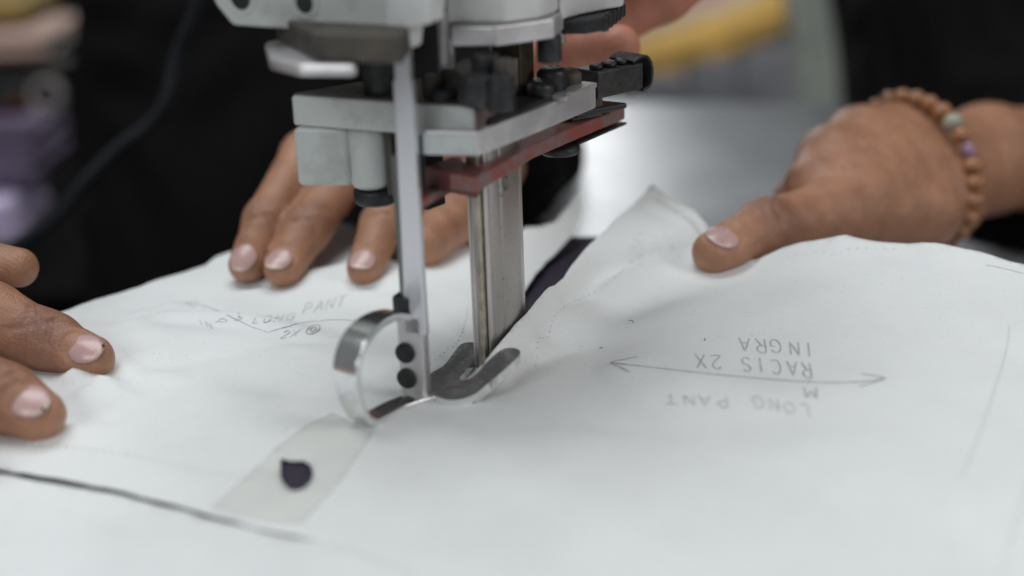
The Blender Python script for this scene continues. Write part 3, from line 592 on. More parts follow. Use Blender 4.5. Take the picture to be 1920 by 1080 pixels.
# spring clip at the end of the bar
p1 = np.array(Lz(1122, 183, 73.5)); p2 = np.array(Lz(1207, 163, 73.5)); cn = unit(np.array([-(p2-p1)[1], (p2-p1)[0]]))
prism('clip_block', [p1, p2, p2+cn*11, p1+cn*11], 2, 72.8, 81.6, mat('blued_steel', (.055, .052, .05), .38, .6, .3, 300), mc, .7)
cu = unit(p2-p1)
cp_ = lambda s_, z_: np.array([*(p2+cu*s_-cn*.2), z_])
lpp = [cp_(-5, 82.3), cp_(-2, 83.4), cp_(1.5, 83.2), cp_(3.6, 80.6), cp_(4.0, 77), cp_(3.0, 73.6), cp_(-.5, 72.4)]
band('clip_spring', [p+np.array([*cn*5.5, 0]) for p in lpp], (*cn, 0), 5.6, 1.0, M['black'], mc, 6)
for s_, r_ in ((.15, 2.2), (.42, 2.6), (.68, 2.2)):
    cc = p1+(p2-p1)*s_+cn*4; rod('clip_stud', (*cc, 81.2), (*cc, 83.4), r_, M['black'], mc, .7)
# red guard rail with dark edges
g1 = np.array(Lz(893, 331, 66)); g2 = np.array(Lz(1000, 268, 66)); g3 = np.array(Lz(1172, 197, 66)); gn = unit(np.array([-(g3-g1)[1], (g3-g1)[0]]))
prism('red_guard', [g1, g2, g3, g3+gn*8, g2+gn*9, g1+gn*9], 2, 61.2, 65.6, M['red'], mc, .5)
prism('guard_edge', [g2*.55+g3*.45-gn*.5, g3-gn*.6, g3+gn*7, g2*.55+g3*.45+gn*7], 2, 59.4, 60.3, M['black'], mc, .3)
h1 = np.array(Lz(1082, 206, 70)); h2 = np.array(Lz(1176, 188, 70))
prism('guard_plate', [h1, h2, h2+gn*9, h1+gn*9], 2, 67.3, 69.2, M['black'], mc, .5)
prism('guard_spacer', [h1+gn*1.5, h1*.4+h2*.6+gn*1.5, h1*.4+h2*.6+gn*8, h1+gn*8], 2, 66.1, 73, M['grime'], mc, .4)
f1 = np.array(Lz(796, 312, 66)); f2 = np.array(Lz(893, 331, 66))
prism('guard_front', [f1, f2, f2+(-2, 9), f1+(3, 12)], 2, 59.5, 66, mat('dark_maroon_paint', (.11, .035, .035), .5, 0, .3, 100), mc, .5)
z0 = 58.5; w1 = np.array(Lz(785, 388, z0)); w2 = np.array(Lz(850, 352, z0)); w3 = np.array(Lz(905, 330, z0)); gn2 = unit(np.array([-(w3-w1)[1], (w3-w1)[0]]))
prism('guard_lower_lip', [w1, w2, w3, w3+gn2*6, w2+gn2*6, w1+gn2*6], 2, z0-1.2, z0+1.6, M['red'], mc, .5)
o_ = np.array(Lz(1060, 283, 58)); rod('guard_roller', (*(o_+gn*2), 57), (*(o_+gn*2), 60), 6.5, M['black'], mc, .8)
# pale block hanging under the slab
bl = [Lz(556, 350, 58.5), Lz(655, 350, 58.5), Lz(692, 352, 58.5)]; bl = [np.array(x) for x in bl]
prism('sharpener_block', [bl[0], bl[1], bl[1]+(2, 12), bl[0]+(4, 14)], 2, 58.5, 76.4, M['paint'], mc, 1.6, 3)
cy = (bl[1]+bl[2])/2+np.array([1.0, 6.0])
lathe('sharpener_drum', (*cy, 57), (*cy, 76.3), [(0, 4.5), (.04, 5.6), (.12, 6.4), (.95, 6.4), (1, 6)], M['paint'], mc)
rod('belt_wheel', (cy[0]+1, cy[1], 52.5), (cy[0]+1, cy[1], 57), 6.6, M['black'], mc, .7)
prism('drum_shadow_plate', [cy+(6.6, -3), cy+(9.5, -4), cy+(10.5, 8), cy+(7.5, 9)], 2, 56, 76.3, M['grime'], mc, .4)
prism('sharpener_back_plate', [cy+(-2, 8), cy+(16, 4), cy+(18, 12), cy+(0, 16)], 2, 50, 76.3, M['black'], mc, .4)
# machinery between the carriage and the head
c_ = on(700, 185, 2, 85.5); rod('dark_column', (c_[0], c_[1]+6, 85), (c_[0], c_[1]+6, 112), 5.6, M['black'], mc, .6)
tl = [Lz(495, 78, 102.5), Lz(505, 110, 102.5), Lz(560, 122, 102.5), Lz(668, 122, 102.5), Lz(668, 84, 102.5), Lz(530, 70, 102.5)]
tl = [np.array(x) for x in tl]
prism('lever_tray', tl, 2, 99.4, 102.5, M['alu'], mc, 1.3, 4)
prism('lever_housing', [tl[0]+(2, 3), tl[2]+(2, 5), tl[3]+(12, 3), tl[4]+(14, 10), tl[0]+(4, 12)], 2, 102.7, 110, M['grime'], mc, .8)
th = on(838, 140, 1, -3); rod('thin_rod', (th[0], -3, th[2]-1), (th[0]+.6, -3, 114), 2.5, M['alu'], mc, .4)
gb = [Lz(778, 190, 85.6), Lz(890, 200, 85.6), Lz(938, 178, 85.6)]; gb = [np.array(x) for x in gb]
prism('gear_case', [gb[0]+(3, 9), gb[1]+(-2, 3), gb[2]+(-2, 4), gb[2]+(-8, 20), gb[0]+(2, 28)], 2, 85.6, 93, M['grime'], mc, 1.5)
for (u, v, z, r_, h_) in ((800, 178, 89, 3.4, 7), (860, 150, 95, 5, 8), (905, 150, 95, 4, 10), (915, 120, 98, 3, 8), (880, 110, 99, 4, 8), (780, 150, 92, 3, 9)):
    c_ = on(u, v, 2, z); rod('bolt', (c_[0]+1, c_[1]+8, z-h_), (c_[0]+1, c_[1]+8, z), r_, M['black' if r_ > 3.2 else 'grime'], mc, .8)
ck = on(965, 120, 0, 0); prism('brown_bracket', [(ck[0]-7, ck[1]), (ck[0]+2, ck[1]), (ck[0]+2, ck[1]+10), (ck[0]-7, ck[1]+12)], 2, 80, 100, mat('oily_brown_iron', (.075, .058, .04), .5, .4, .3, 120), mc, .6)
prism('bracket_edge', [(ck[0]-7.8, ck[1]-1), (ck[0]-7.0, ck[1]-1), (ck[0]-7.0, ck[1]+2), (ck[0]-7.8, ck[1]+2)], 2, 84, 99, M['alu'], mc, .2)
# head casting
hf = [on(u, v, 1, -33) for u, v in ((388, -20), (405, 12), (434, 48), (560, 57), (640, 62), (742, 64), (752, 40), (760, -20), (760, -190), (388, -190))]
o = prism('head_casting', [(p[0], p[2]) for p in hf], 1, -33, -2, M['paint'], mc, 1.2, 3)
for u, v, r_ in ((572, 6, 2.9), (452, -4, 3.4)):
    c_ = on(u, v, 1, -33); s = rod('bore', (c_[0], -33.15, c_[2]), (c_[0], -31, c_[2]), r_, M['screw'], mc, .05)
    lathe('bore_rim', (c_[0], -33.05, c_[2]), (c_[0], -33.5, c_[2]), [(0, r_+1.4), (.6, r_+1.3), (1, r_+.6), (1, r_), (0, r_)], M['paint'], s)
lf = [on(u, v, 1, -30) for u, v in ((738, 50), (746, 92), (772, 92), (776, 50), (790, 46), (815, 42), (815, -150), (738, -150))]
prism('bar_guide', [(p[0], p[2]) for p in lf], 1, -34, -24, M['paint_white'], mc, .8)
hb = [np.array(Lz(u, v, 100.5)) for u, v in ((846, 88), (930, 88), (1000, 78), (1040, 72), (1050, 62))]
prism('head_skirt', [hb[0], hb[1], hb[2], hb[3], hb[4], hb[4]+(-6, 30), hb[0]+(-2, 34)], 2, 100.5, 106.2, M['alu'], mc, .7)
hc = [np.array(Lz(u, v, 106.3)) for u, v in ((836, 44), (950, 44), (1010, 36), (1036, 28))]
prism('head_cover', [hc[0], hc[1], hc[2], hc[3], hc[3]+(-4, 30), hc[0]+(-2, 34)], 2, 106.3, 140, M['paint_white'], mc, 1.0)
hd = [np.array(Lz(u, v, 102)) for u, v in ((1048, 50), (1090, 38), (1170, 22))]
prism('handle_mount', [hd[0], hd[1], hd[2], hd[2]+(-6, 14), hd[0]+(-6, 26)], 2, 103.5, 135, M['paint_white'], mc, 1.0)
he = [np.array(Lz(u, v, 99)) for u, v in ((1052, 66), (1100, 66), (1130, 60), (1165, 30))]
prism('mount_gasket', [he[0], he[1], he[2], he[3], he[3]+(-8, 14), he[0]+(-4, 16)], 2, 99.2, 103.3, M['black'], mc, .5)
for t_ in np.linspace(.05, .95, 5):
    c_ = he[2]*(1-t_)+he[3]*t_; rod('gasket_tooth', (*c_, 99), (*c_, 103), 1.6, M['black'], mc, .4)
hk = on(1030, 90, 2, 97); rod('skirt_bolt', (*hk[:2], 93), (*hk[:2], 100.4), 3.6, M['black'], mc, .6)
ha = on(1052, 60, 2, 98); rod('small_pin', (*ha[:2], 94.5), (*ha[:2], 103), 1.2, M['brass'], mc, .3)
# motor above the frame and the handle the operator grips
mo_ = np.array([-12, 25]); lathe('motor_housing', (*mo_, 140), (*mo_, 270), [(0, 40), (.06, 44), (.1, 46), (.8, 46), (.93, 40), (1, 22)], M['paint'], mc, 48)
prism('motor_flange', [(-66, -20), (30, -25), (40, 70), (-60, 72)], 2, 134, 141, M['paint'], mc, 2)
hx = np.array([34, 66]); tube('handle', [np.array([*hx*.6, 150])/1000, np.array([38, 70, 158])/1000, np.array([52, 98, 150])/1000, np.array([54, 102, 128])/1000, np.array([50, 92, 108])/1000], .011, M['rubber'], mc, 16)
# power cable that hangs in front of the dark shirt
Rm = np.stack([MX, MY, MZ])
cb = [at(u, v, d) for u, v, d in ((430, -260, .60), (400, -90, .62), (372, 10, .64), (335, 100, .66), (312, 190, .67), (280, 235, .68), (225, 275, .69), (170, 330, .70), (90, 420, .72), (-80, 520, .74))]
tube('power_cable', [Rm@(p-MO) for p in cb], .0034, mat('dark_blue_cable', (.013, .016, .021), .6, 0, .1), mc, 12)

# ------------------------------------------------------------------ people
def clothes(parent, name, chains, lo, hi, clipz=None, h=.005):
    F = Field(lo, hi, h)
    for ch in chains: F.chain(ch, .03)
    def wr(p): return .0035*np.sin(p[..., 2]*120+6*np.sin(p[..., 0]*23)+4*np.sin(p[..., 1]*31))*np.sin(p[..., 0]*47+p[..., 2]*18)
    F.add(lo, hi, wr)
    if clipz is not None:
        zz = np.broadcast_to(clipz-F.ax[2][None, None, :], F.D.shape); F.D = np.maximum(F.D, zz.astype(np.float32))
    return F.mesh(name, M['shirt'], parent, 1)
mm = .001
def J(u, v, d, r): return (at(u, v, d), r*mm)
def G(u, v, z, r): return (gz(u, v, z), r*mm)
def hand(parent, name, fingers, palm, arm, nails, knuckles, h=.0009, mt='skin', k_palm=.011, tendons=()):
    allp = [j for c in fingers+palm+arm for j in c]; A = np.array([p for p, r in allp]); R = max(r for p, r in allp)+.004
    F = Field(A.min(0)-R, A.max(0)+R, h)
    for c in palm: F.chain(c, k_palm)
    for c in arm: F.chain(c, k_palm)
    P = F.D.copy()
    for c in fingers: 
        F2 = Field.__new__(Field); F2.h, F2.org, F2.n, F2.ax = F.h, F.org, F.n, F.ax; F2.D = np.full(F.D.shape, 1, np.float32)
        F2.chain(c, .0035); k = .0022; hh = np.clip(k-np.abs(P-F2.D), 0, None)/k
        ok = (P < .5) & (F2.D < .5)
        P = np.where(ok, np.minimum(P, F2.D)-hh*hh*k*.25, np.minimum(P, F2.D))
    F.D = P.astype(np.float32)
    for a_, b_, ra_, rb__ in tendons: F.cone(a_, b_, ra_, rb__, .0055)
    pig = []
    for (c, d, n, r, offs, amt) in knuckles:
        if offs: F.crease(c, d, n, r, offs)
        pig.append((np.array(c)+np.array(n)*r*.7, r*1.0, amt))
    F.add(F.org, F.org+F.h*F.n, lambda p: .00009*(np.sin(p[..., 0]*640+2*np.sin(p[..., 1]*410))*np.sin(p[..., 1]*590+1.7*np.sin(p[..., 2]*470))+np.sin(p[..., 2]*700+p[..., 0]*330)*np.sin(p[..., 1]*820)))
    for nl in nails: F.nailbed(nl['f'])
    o = F.mesh(name, M[mt], parent, 1, pig)
    for nl in nails:
        make_nail(nl['f'], nl['r'], parent, nl.get('lift', 0), nl.get('white', .5))
        if 'dirt' in nl: nl['dirt'](parent)
    return o
KN1 = [(-.004, .6, 0), (-.0018, 1, 1.2), (.0004, .8, 2.5), (.0026, .9, .6), (.0046, .5, 3)]
def surf_nail(tipj, prevj, hint, back, w, l, sink=.0002, side=0.0):
    """nail on the back of a fingertip: `back` moves it from the tip centre towards the joint"""
    T, r = tipj; P, rp = prevj; d = unit(T-P); n = np.array(hint, float); n = unit(n-d*(n@d)); c = T-d*back; rr = r+(rp-r)*back/np.linalg.norm(T-P)
    return dict(f=nail_frame(c+n*(rr-sink), d, n, w, l), r=rr*1.15)

# person whose fingers reach in at the left edge
pl = empty('person', tuple(gz(-400, 600)), 'fingertips pressing the white paper flat at the left edge, dark sleeve outside', 'person')
A_ = [J(-240, 505, .455, 10.5), J(-20, 594, .440, 10.6), G(95, 642, .0110, 8.9), G(172, 671, .0082, 6.9)]
B_ = [J(-300, 600, .425, 10.5), J(-110, 690, .412, 10.2), G(8, 745, .0120, 9.4), G(72, 778, .0085, 7.6)]
C_ = [J(-260, 440, .48, 10), J(-130, 478, .472, 8.4), J(-45, 490, .468, 7.6), J(34, 502, .465, 6.6)]
D_ = [J(-420, 690, .41, 9.5), J(-260, 780, .40, 8.5), G(-150, 850, .010, 7.5), G(-90, 880, .008, 6.5)]
T_ = [J(-560, 470, .47, 13), J(-380, 430, .49, 11), J(-250, 420, .50, 9.5), J(-160, 425, .505, 8)]
hint = VIEW_UP(.55)
nA = surf_nail(A_[3], A_[2], VIEW_UP(.45)+.10*RT, .0006, .0108, .0128); nB = surf_nail(B_[3], B_[2], VIEW_UP(.55)+.05*RT, .0015, .0112, .0125)
def dirt(nl, off, r):
    def f(parent):
        F_ = nl['f']; c = F_['c']+F_['d']*F_['l']*.47+F_['s']*off-F_['n']*.0004; rod('nail_dirt', c*1000-F_['n']*.6, c*1000+F_['n']*.25, r, M['ink'], parent, .2)
    return f
nA['dirt'] = dirt(nA, -.0024, .5); nB['dirt'] = dirt(nB, .0008, .5)
kA = (A_[2][0], unit(A_[3][0]-A_[2][0]), unit(hint-unit(A_[3][0]-A_[2][0])*(hint@unit(A_[3][0]-A_[2][0]))), A_[2][1], KN1, .8)
kB = (B_[2][0], unit(B_[3][0]-B_[2][0]), unit(hint-unit(B_[3][0]-B_[2][0])*(hint@unit(B_[3][0]-B_[2][0]))), B_[2][1], KN1, .65)
hand(pl, 'arm', [A_, B_, C_, D_, T_], [[J(-240, 505, .455, 10.5), J(-620, 470, .46, 14)], [J(-300, 600, .425, 10.5), J(-640, 520, .45, 14)], [J(-260, 440, .48, 10), J(-600, 440, .475, 14)], [J(-420, 690, .41, 9.5), J(-660, 560, .44, 13)]],
     [[J(-610, 490, .46, 20), J(-800, 440, .47, 23), J(-1100, 380, .48, 30)]], [nA, nB], [kA, kB], h=.0008)
for o in [x for x in COL.objects if x.parent is pl]: rel(o, pl)
sl = clothes(pl, 'sleeve', [[J(-1000, 400, .475, 36), J(-1700, 250, .50, 48), J(-2300, -600, .55, 60)]], at(-2500, 700, .55)-.1, at(-900, -700, .45)+.1); rel(sl, pl)

# operator behind the machine: one hand spreads the paper, the other grips the machine
pk = empty('person', tuple(at(500, 300, .80)), 'operator in black behind the machine, three fingers spread on the paper', 'person')
d0 = .51
D1 = [J(640, 225, .575, 9.5), J(570, 290, .550, 8.6), J(497, 412, .521, 7.6), G(463, 497, .0078, 6.7)]
E1 = [J(725, 245, .575, 10), J(655, 318, .548, 9.4), J(575, 430, .519, 8.6), G(532, 503, .0080, 7.2)]
F1 = [J(815, 270, .580, 10), J(775, 330, .550, 9.0), J(718, 420, .521, 8.0), G(684, 502, .0075, 6.6)]
P1 = [J(590, 140, .60, 9), J(520, 230, .59, 8), J(490, 330, .57, 7), J(480, 400, .556, 6)]
T1 = [J(920, 310, .60, 14), J(900, 365, .57, 12.5), J(840, 415, .545, 10.5), J(795, 462, .522, 8.5)]
hm = VIEW_UP(.35)
nD = surf_nail(D1[3], D1[2], hm-.12*RT, .0005, .0105, .0125); nE = surf_nail(E1[3], E1[2], hm-.25*RT, -.0005, .0105, .0115); nF = surf_nail(F1[3], F1[2], hm-.1*RT, -.0005, .010, .011)
for n_ in (nE, nF): n_['white'] = 1.0; n_['lift'] = .0006
kn = []
for ch, am in ((D1, .35), (E1, .5), (F1, .25)):
    dd = unit(ch[3][0]-ch[2][0]); kn.append((ch[2][0], dd, unit(hm-dd*(hm@dd)), ch[2][1], KN1, am))
hand(pk, 'arm', [D1, E1, F1, T1], [[J(640, 225, .575, 9.5), J(830, 235, .64, 14)], [J(725, 245, .575, 10), J(860, 245, .64, 15)], [J(815, 270, .58, 10), J(890, 265, .64, 15)], [J(920, 310, .60, 14), J(900, 285, .64, 15)]],
     [[J(870, 255, .64, 19), J(890, 255, .70, 21), J(905, 250, .76, 24)]], [nD, nE, nF], kn, h=.001)
G1 = [J(1500, -170, .60, 11), J(1335, -75, .545, 10.5), J(1245, -12, .53, 10.2), J(1140, 48, .53, 9.0), J(1060, 80, .535, 7.5)]
G2 = [J(990, 150, .60, 11), J(1030, 108, .545, 9.0), J(1095, 92, .518, 8.4), J(1158, 88, .508, 8.2)]
G3 = [J(1470, -250, .61, 10.5), J(1300, -160, .55, 10), J(1150, -80, .52, 9), J(1060, -60, .52, 8)]
hand(pk, 'arm', [G1, G2, G3], [[J(1500, -170, .60, 11), J(1350, -100, .66, 18)], [J(1470, -250, .61, 10.5), J(1380, -220, .67, 18)], [J(990, 150, .60, 11), J(1015, 118, .585, 10), J(1130, 20, .63, 12), J(1350, -100, .66, 18)]],
     [[J(1360, -150, .665, 20), J(1420, -330, .74, 24), J(1450, -500, .82, 30)]], [], [], h=.0014, mt='skin_pink')
for o in [x for x in COL.objects if x.parent is pk]: rel(o, pk)
lo = at(-400, 900, .85); hi = at(1800, -1100, 1.15)
sh = clothes(pk, 'shirt', [
    [J(905, 268, .650, 37), J(915, 268, .72, 40), J(900, 235, .86, 52), J(760, -250, .95, 62), J(560, -620, 1.0, 75)],
    [J(1435, -420, .80, 36), J(1420, -560, .90, 50), J(900, -700, 1.0, 72)],
    [J(560, 640, .93, 135), J(560, 100, .98, 140), J(560, -600, 1.0, 130)], [J(640, 560, .95, 130), J(640, 100, 1.0, 140)]],
    (-.55, .10, -.40), (.42, .80, .55), clipz=None, h=.006); rel(sh, pk)

# person on the right with the bead bracelet
pr_ = empty('person', tuple(at(2100, 300, .80)), 'hand with wooden bead bracelet, thumb holding the lifted paper', 'person')
TH = [J(1720, 400, .570, 17), J(1560, 408, .533, 13.5), J(1437, 430, .506, 10.8), J(1338, 473, .489, 7.6)]
IX = [J(1532, 356, .548, 10.5), J(1494, 378, .572, 9.0), J(1480, 430, .585, 8.0), J(1470, 480, .585, 7)]
MI = [J(1562, 302, .562, 10.5), J(1540, 350, .60, 9), J(1520, 430, .61, 8), J(1500, 490, .60, 7)]
RI = [J(1612, 264, .582, 10.5), J(1600, 330, .62, 9), J(1580, 420, .625, 8), J(1560, 480, .615, 7)]
PI_ = [J(1672, 248, .600, 9.5), J(1660, 320, .635, 8), J(1640, 400, .64, 7), J(1620, 460, .63, 6)]
nT = surf_nail(TH[3], TH[2], VIEW_UP(.50)-.15*RT, .0028, .0125, .0135)
dd = unit(TH[3][0]-TH[2][0]); ht = VIEW_UP(.55); kT = (TH[2][0], dd, unit(ht-dd*(ht@dd)), TH[2][1], [(-.007, .5, 0), (-.0045, .8, 2), (-.002, 1, 1.2), (.0006, .9, 2.5), (.003, 1, .6), (.0056, .6, 3)], .75)
Wr, Wu = J(1757, 368, .590, 15.5), J(1724, 283, .603, 15)
up_ = VIEW_UP(.45)
def ten(c_, w_, k_=1.0): return (c_[0][0]+up_*(c_[0][1]-.0012), w_[0]+(c_[0][0]-w_[0])*.18+up_*(w_[1]-.0012), .0030*k_, .0022*k_)
TEN = [ten(IX, Wr), ten(MI, J(1740, 330, .592, 17)), ten(RI, J(1730, 300, .597, 16)), (TH[1][0]+up_*.0105, J(1725, 370, .575, 10)[0]+up_*.012, .0034, .0026)]
ob = hand(pr_, 'arm', [TH, IX, MI, RI, PI_], [[IX[0], Wr], [MI[0], J(1740, 330, .597, 15)], [RI[0], J(1730, 300, .60, 15)], [PI_[0], Wu], [IX[0], MI[0], RI[0], PI_[0]], [TH[1], J(1690, 345, .578, 17)], [J(1600, 380, .545, 13), J(1650, 350, .565, 15)], [J(1600, 330, .566, 12), J(1680, 310, .585, 16)], [J(1700, 430, .575, 15), Wr]],
     [[Wr, J(1850, 322, .635, 17), J(1990, 308, .68, 22), J(2300, 280, .76, 28)], [Wu, J(1850, 270, .64, 16), J(1990, 285, .69, 22)]], [nT], [kT]+[(c_[0][0], unit(c_[0][0]-Wr[0]), VIEW_UP(.5), c_[0][1], [(-.003, .5, 0), (.001, .6, 1), (.004, .4, 2)], .35) for c_ in (IX, MI)], h=.0009, tendons=TEN)
for o in [x for x in COL.objects if x.parent is pr_]: rel(o, pr_)
sh2 = clothes(pr_, 'shirt', [[J(2120, 300, .715, 42), J(2330, 270, .78, 52), J(2450, -300, .90, 62), J(2300, -700, .95, 75)], [J(2110, 480, .74, 112), J(2110, 440, .80, 150), J(2080, 100, .86, 150), J(2080, -500, .90, 130)], [J(2380, 400, .86, 140), J(2350, -400, .92, 140)]],
    (.10, .08, -.30), (.75, .66, .60), clipz=TZ+.002, h=.006); rel(sh2, pr_)

# bracelet: every bead its own part
br = empty('bead_bracelet', tuple(at(1745, 320, .59)), 'wooden bead bracelet with one pale green and one violet bead', 'bracelet')
WC = at(1710, 324, .596); e1_ = unit(at(1712, 210, .600)-at(1757, 420, .592)); fa = unit(at(1990, 300, .685)-at(1735, 320, .595))
e2_ = np.cross(e1_, fa); e2_ = unit(e2_); e2_ = e2_ if e2_@FWD < 0 else -e2_
e2_ = unit(-FWD*.80+RT*.62+UP*.05)
nb = 28; ra, rb_ = .0328, .0295
th_ = np.linspace(0, 2*math.pi, 721); C_el = np.stack([WC+e1_*ra*math.cos(t)+e2_*rb_*math.sin(t) for t in th_]); sl_ = np.concatenate([[0], np.cumsum(np.linalg.norm(np.diff(C_el, axis=0), axis=1))])
tot = sl_[-1]; bd = tot/nb
def bead_mesh(r, hole):
    V = []; Fc = []; n = 14; prof = [(-.94*r, .12*r), (-.84*r, .46*r), (-.6*r, .80*r), (-.3*r, .97*r), (0, 1.03*r), (.3*r, .97*r), (.6*r, .80*r), (.84*r, .46*r), (.94*r, .12*r)]
    for z, q in prof:
        for k in range(n): V.append((q*math.cos(2*math.pi*k/n), q*math.sin(2*math.pi*k/n), z))
    for i in range(len(prof)-1):
        for k in range(n): Fc.append((i*n+k, i*n+(k+1) % n, (i+1)*n+(k+1) % n, (i+1)*n+k))
    Fc.append(tuple(range(n))[::-1]); Fc.append(tuple((len(prof)-1)*n+k for k in range(n))); return V, Fc
Vb, Fb = bead_mesh(bd*.55, 0); proto = {}
for kx in ('wood', 'wood_pale', 'jade', 'violet'):
    me = bpy.data.meshes.new('bead'); me.from_pydata(Vb, [], Fb); me.materials.append(M[kx]); me.polygons.foreach_set('use_smooth', [True]*len(me.polygons)); proto[kx] = me
for i in range(nb):
    s_ = (i+.5)*bd; t = np.interp(s_, sl_, th_); p = WC+e1_*ra*math.cos(t)+e2_*rb_*math.sin(t); tg = Vector(unit(-e1_*ra*math.sin(t)+e2_*rb_*math.cos(t)))
    deg = math.degrees(t); kx = 'wood' if rng.random() < .8 else 'wood_pale'
    if i == 4: kx = 'jade'
    if i == 6: kx = 'violet'
    o = bpy.data.objects.new('bead', proto[kx]); COL.objects.link(o); o.parent = br
    q_ = tg.to_track_quat('Z', 'Y'); sc = .66 if kx == 'violet' else 1+.06*rng.normal()
    o.matrix_parent_inverse = Matrix.LocRotScale(br.location, br.rotation_euler, None).inverted()
    o.matrix_basis = Matrix.LocRotScale(Vector(p), q_, Vector((sc, sc, 1)))
    if kx in ('jade', 'violet'): o['label'] = 'pale green bead' if kx == 'jade' else 'small violet bead'
ct = tube('cord', list(C_el[::30]), .0006, M['cord'], br, 6, 3); rel(ct, br)

# ------------------------------------------------------------------ blurred things behind the table and at the left
def bundle(name, label, cat, pts, rad, m, squash=.6, parts=None):
    """soft rolled or folded cloth: an uneven tube"""
    P = [np.array(p) for p in pts]; c = sum(P)/len(P); e = empty(name, tuple(c), label, cat)
    Q = spline(P, 8); V = []; Fc = []; T = np.gradient(Q, axis=0); sg = 20
    for i, p in enumerate(Q):
        t = unit(T[i]); a = unit(np.cross(t, [0, 0, 1.])); b = np.cross(a, t); u_ = i/(len(Q)-1); en = math.sqrt(max(.05, 1-abs(2*u_-1)**6))
        for k in range(sg):
            th2 = 2*math.pi*k/sg; rr = rad*en*(1+.07*math.sin(3*th2+i*.5)+.05*math.sin(5*th2-i*.8)); V.append(p+rr*(a*math.cos(th2)+b*squash*math.sin(th2))-c)
    for i in range(len(Q)-1):
        for k in range(sg): Fc.append((i*sg+k, i*sg+(k+1) % sg, (i+1)*sg+(k+1) % sg, (i+1)*sg+k))
    Fc.append(tuple(range(sg))[::-1]); Fc.append(tuple((len(Q)-1)*sg+k for k in range(sg)))
    data('roll', V, Fc, m, e)
    # loose end lying over the roll
    V = []; Fc = []; n = len(Q)
    for i, p in enumerate(Q[1:-1]):
        t = unit(T[i+1]); a = unit(np.cross(t, [0, 0, 1.])); b = np.cross(a, t)
        for k in range(7): th2 = math.pi*(.15+.12*k); V.append(p+rad*1.09*(a*math.cos(th2)+b*squash*math.sin(th2))-c)
    for i in range(n-3):
        for k in range(6): Fc.append((i*7+k, i*7+k+1, (i+1)*7+k+1, (i+1)*7+k))
    lo_ = data('loose_end', V, Fc, m, e); md = lo_.modifiers.new('thickness', 'SOLIDIFY'); md.thickness = .003
    return e
bundle('cloth_roll', 'yellow cloth roll lying on the grey cartons beyond the table', 'cloth roll', [at(1150, 140, 1.55), at(1230, 115, 1.57), at(1300, 92, 1.59), at(1380, 62, 1.62), at(1490, 12, 1.66)], .027, M['yellow'], .8)
bundle('cloth_roll', 'pink cloth roll resting on top of the yellow roll', 'cloth roll', [at(1260, 8, 1.70), at(1340, -2, 1.70), at(1450, -14, 1.70)], .022, M['pink'], .7)
bundle('cloth_roll', 'pale beige cloth roll between the pink and yellow rolls', 'cloth roll', [at(1160, 90, 1.66), at(1260, 52, 1.67), at(1340, 30, 1.68), at(1440, -8, 1.69)], .020, mat('beige_cloth', (.70, .58, .46), .9, 0, .1, 20), .8)
for i, (u0_, u1_, v_, d_2, lb) in enumerate(((1195, 1290, 150, 1.52, 'brownish grey carton below the low end of the yellow roll'), (1292, 1385, 118, 1.56, 'grey carton in the middle below the yellow roll'), (1387, 1500, 95, 1.60, 'tallest grey carton, beside the leaning post'))):
    pA = at(u0_, v_, d_2); pB = at(u1_, v_, d_2); e = empty('carton', (pA[0], pA[1], -.85), lb, 'carton', 0, 'grey cartons beyond the table')
    wdt = (pB[0]-pA[0])*1000; hgt = (pA[2]+.85)*1000
    prism('box_body', [(0, 0), (wdt, 0), (wdt, 160), (0, 160)], 2, 0, hgt-3, M['carton'], e, 2)
    prism('flap', [(1, 1), (wdt-1, 1), (wdt-1, 78), (1, 78)], 2, hgt-2.8, hgt, M['carton'], e, .5); prism('flap', [(1, 82), (wdt-1, 82), (wdt-1, 159), (1, 159)], 2, hgt-2.8, hgt, M['carton'], e, .5)
pt = empty('leaning_post', tuple(at(1530, 230, 1.25)), 'grey green post leaning behind the far end of the table', 'post')
Pq = [at(1548, 420, 1.30)-at(1530, 230, 1.25), at(1528, 120, 1.25)-at(1530, 230, 1.25), at(1500, -60, 1.22)-at(1530, 230, 1.25), at(1470, -300, 1.18)-at(1530, 230, 1.25)]
band('post_strip', [p*1000 for p in Pq], (1, .1, 0), 17, 22, M['strap'], pt, 6)
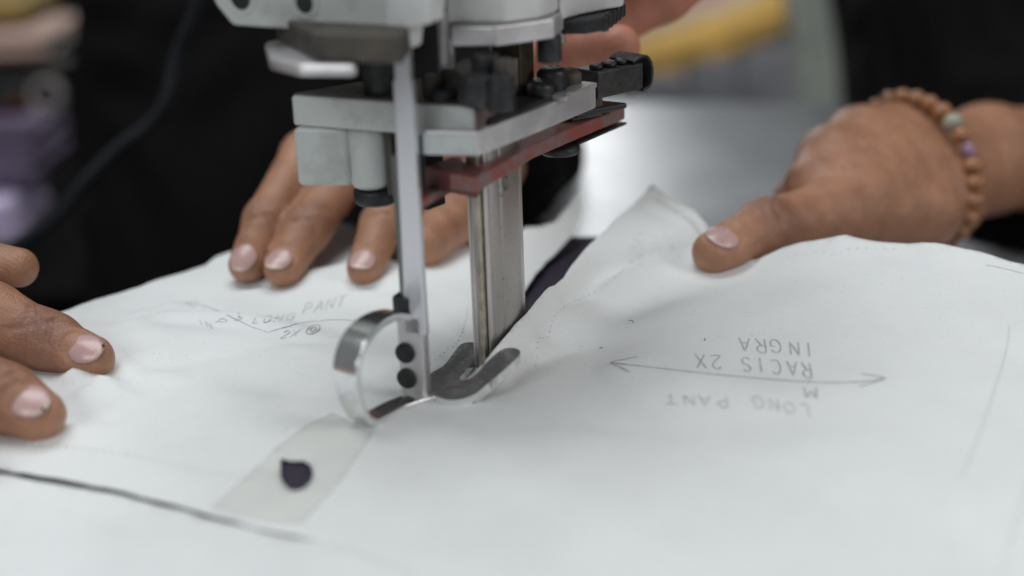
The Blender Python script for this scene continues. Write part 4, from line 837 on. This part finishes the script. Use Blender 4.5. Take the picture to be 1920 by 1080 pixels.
# pile of folded cloths at the left
crt = empty('crate', (-.49, .78, -.85), 'dark crate under the pile of folded cloths at the left', 'crate')
prism('crate_body', [(-160, -120), (125, -120), (125, 140), (-160, 140)], 2, 0, 600, M['shirt'], crt, 4); prism('crate_lid', [(-165, -125), (130, -125), (130, 145), (-165, 145)], 2, 600.5, 620, M['shirt'], crt, 3)
def folded(name, label, u0_, u1_, v0_, v1_, d_3, m, n=3, rounded=.5):
    a = at(u0_, v1_, d_3); b = at(u1_, v0_, d_3); e = empty(name, (a[0], a[1], a[2]), label, 'folded cloth', 0, 'folded cloths piled at the left'); wdt = (b[0]-a[0])*1000; H_ = (b[2]-a[2])*1000
    for i in range(n):
        z_ = H_*i/n; s_ = rng.uniform(-3, 3); prism('fold', [(s_, 0), (wdt+s_, 0), (wdt+s_*.5, 110), (s_, 110)], 2, z_+.3, z_+H_/n-.3, m, e, min(H_/n*rounded, 9), 3)
folded('folded_cloth', 'lilac folded cloth, lowest of the pile at the left', -160, 22, 378, 466, 1.18, M['lilac'], 2)
folded('folded_cloth', 'dusty purple folded cloth under the scissors', -160, 66, 225, 350, 1.20, M['purple'], 3)
folded('folded_cloth', 'dark rust folded cloth between the purple and peach cloths', -160, 40, 130, 215, 1.22, M['rusty_cloth'], 2)
folded('folded_cloth', 'peach folded cloth near the top of the pile', -160, 92, 58, 122, 1.20, M['peach'], 2, .8)
folded('folded_cloth', 'ochre folded cloth on top of the peach cloth', -160, 48, 2, 48, 1.22, M['ochre'], 2)
sc_ = empty('scissors', tuple(at(60, 170, 1.16)), 'black tailor scissors with two grey finger loops on the cloth pile', 'scissors')
o0 = at(60, 170, 1.16)
def ring(u, v, d, r): return [at(u+r*math.cos(t), v+r*math.sin(t), d)-o0 for t in np.linspace(0, 2*math.pi, 13)]
tube('finger_loop', ring(122, 92, 1.16, 24), .0028, mat('worn_grey_handle', (.16, .15, .14), .4, .3, .2), sc_, 10, 4); tube('finger_loop', ring(88, 180, 1.16, 28), .0031, mat('grey_handle', (.24, .22, .21), .4, .2, .2), sc_, 10, 4)
band('blade', [(at(105, 112, 1.160)-o0)*1000, (at(60, 150, 1.165)-o0)*1000, (at(-30, 200, 1.170)-o0)*1000, (at(-140, 250, 1.180)-o0)*1000], (.3, .2, 1), 7, 3, M['black'], sc_, 4)
band('blade', [(at(78, 160, 1.165)-o0)*1000, (at(40, 150, 1.170)-o0)*1000, (at(-40, 150, 1.180)-o0)*1000, (at(-140, 160, 1.190)-o0)*1000], (.3, .2, 1), 8, 3, M['black'], sc_, 4)
rod('pivot', (at(45, 152, 1.162)-o0)*1000, (at(45, 152, 1.172)-o0)*1000, 4, M['black'], sc_, .5)
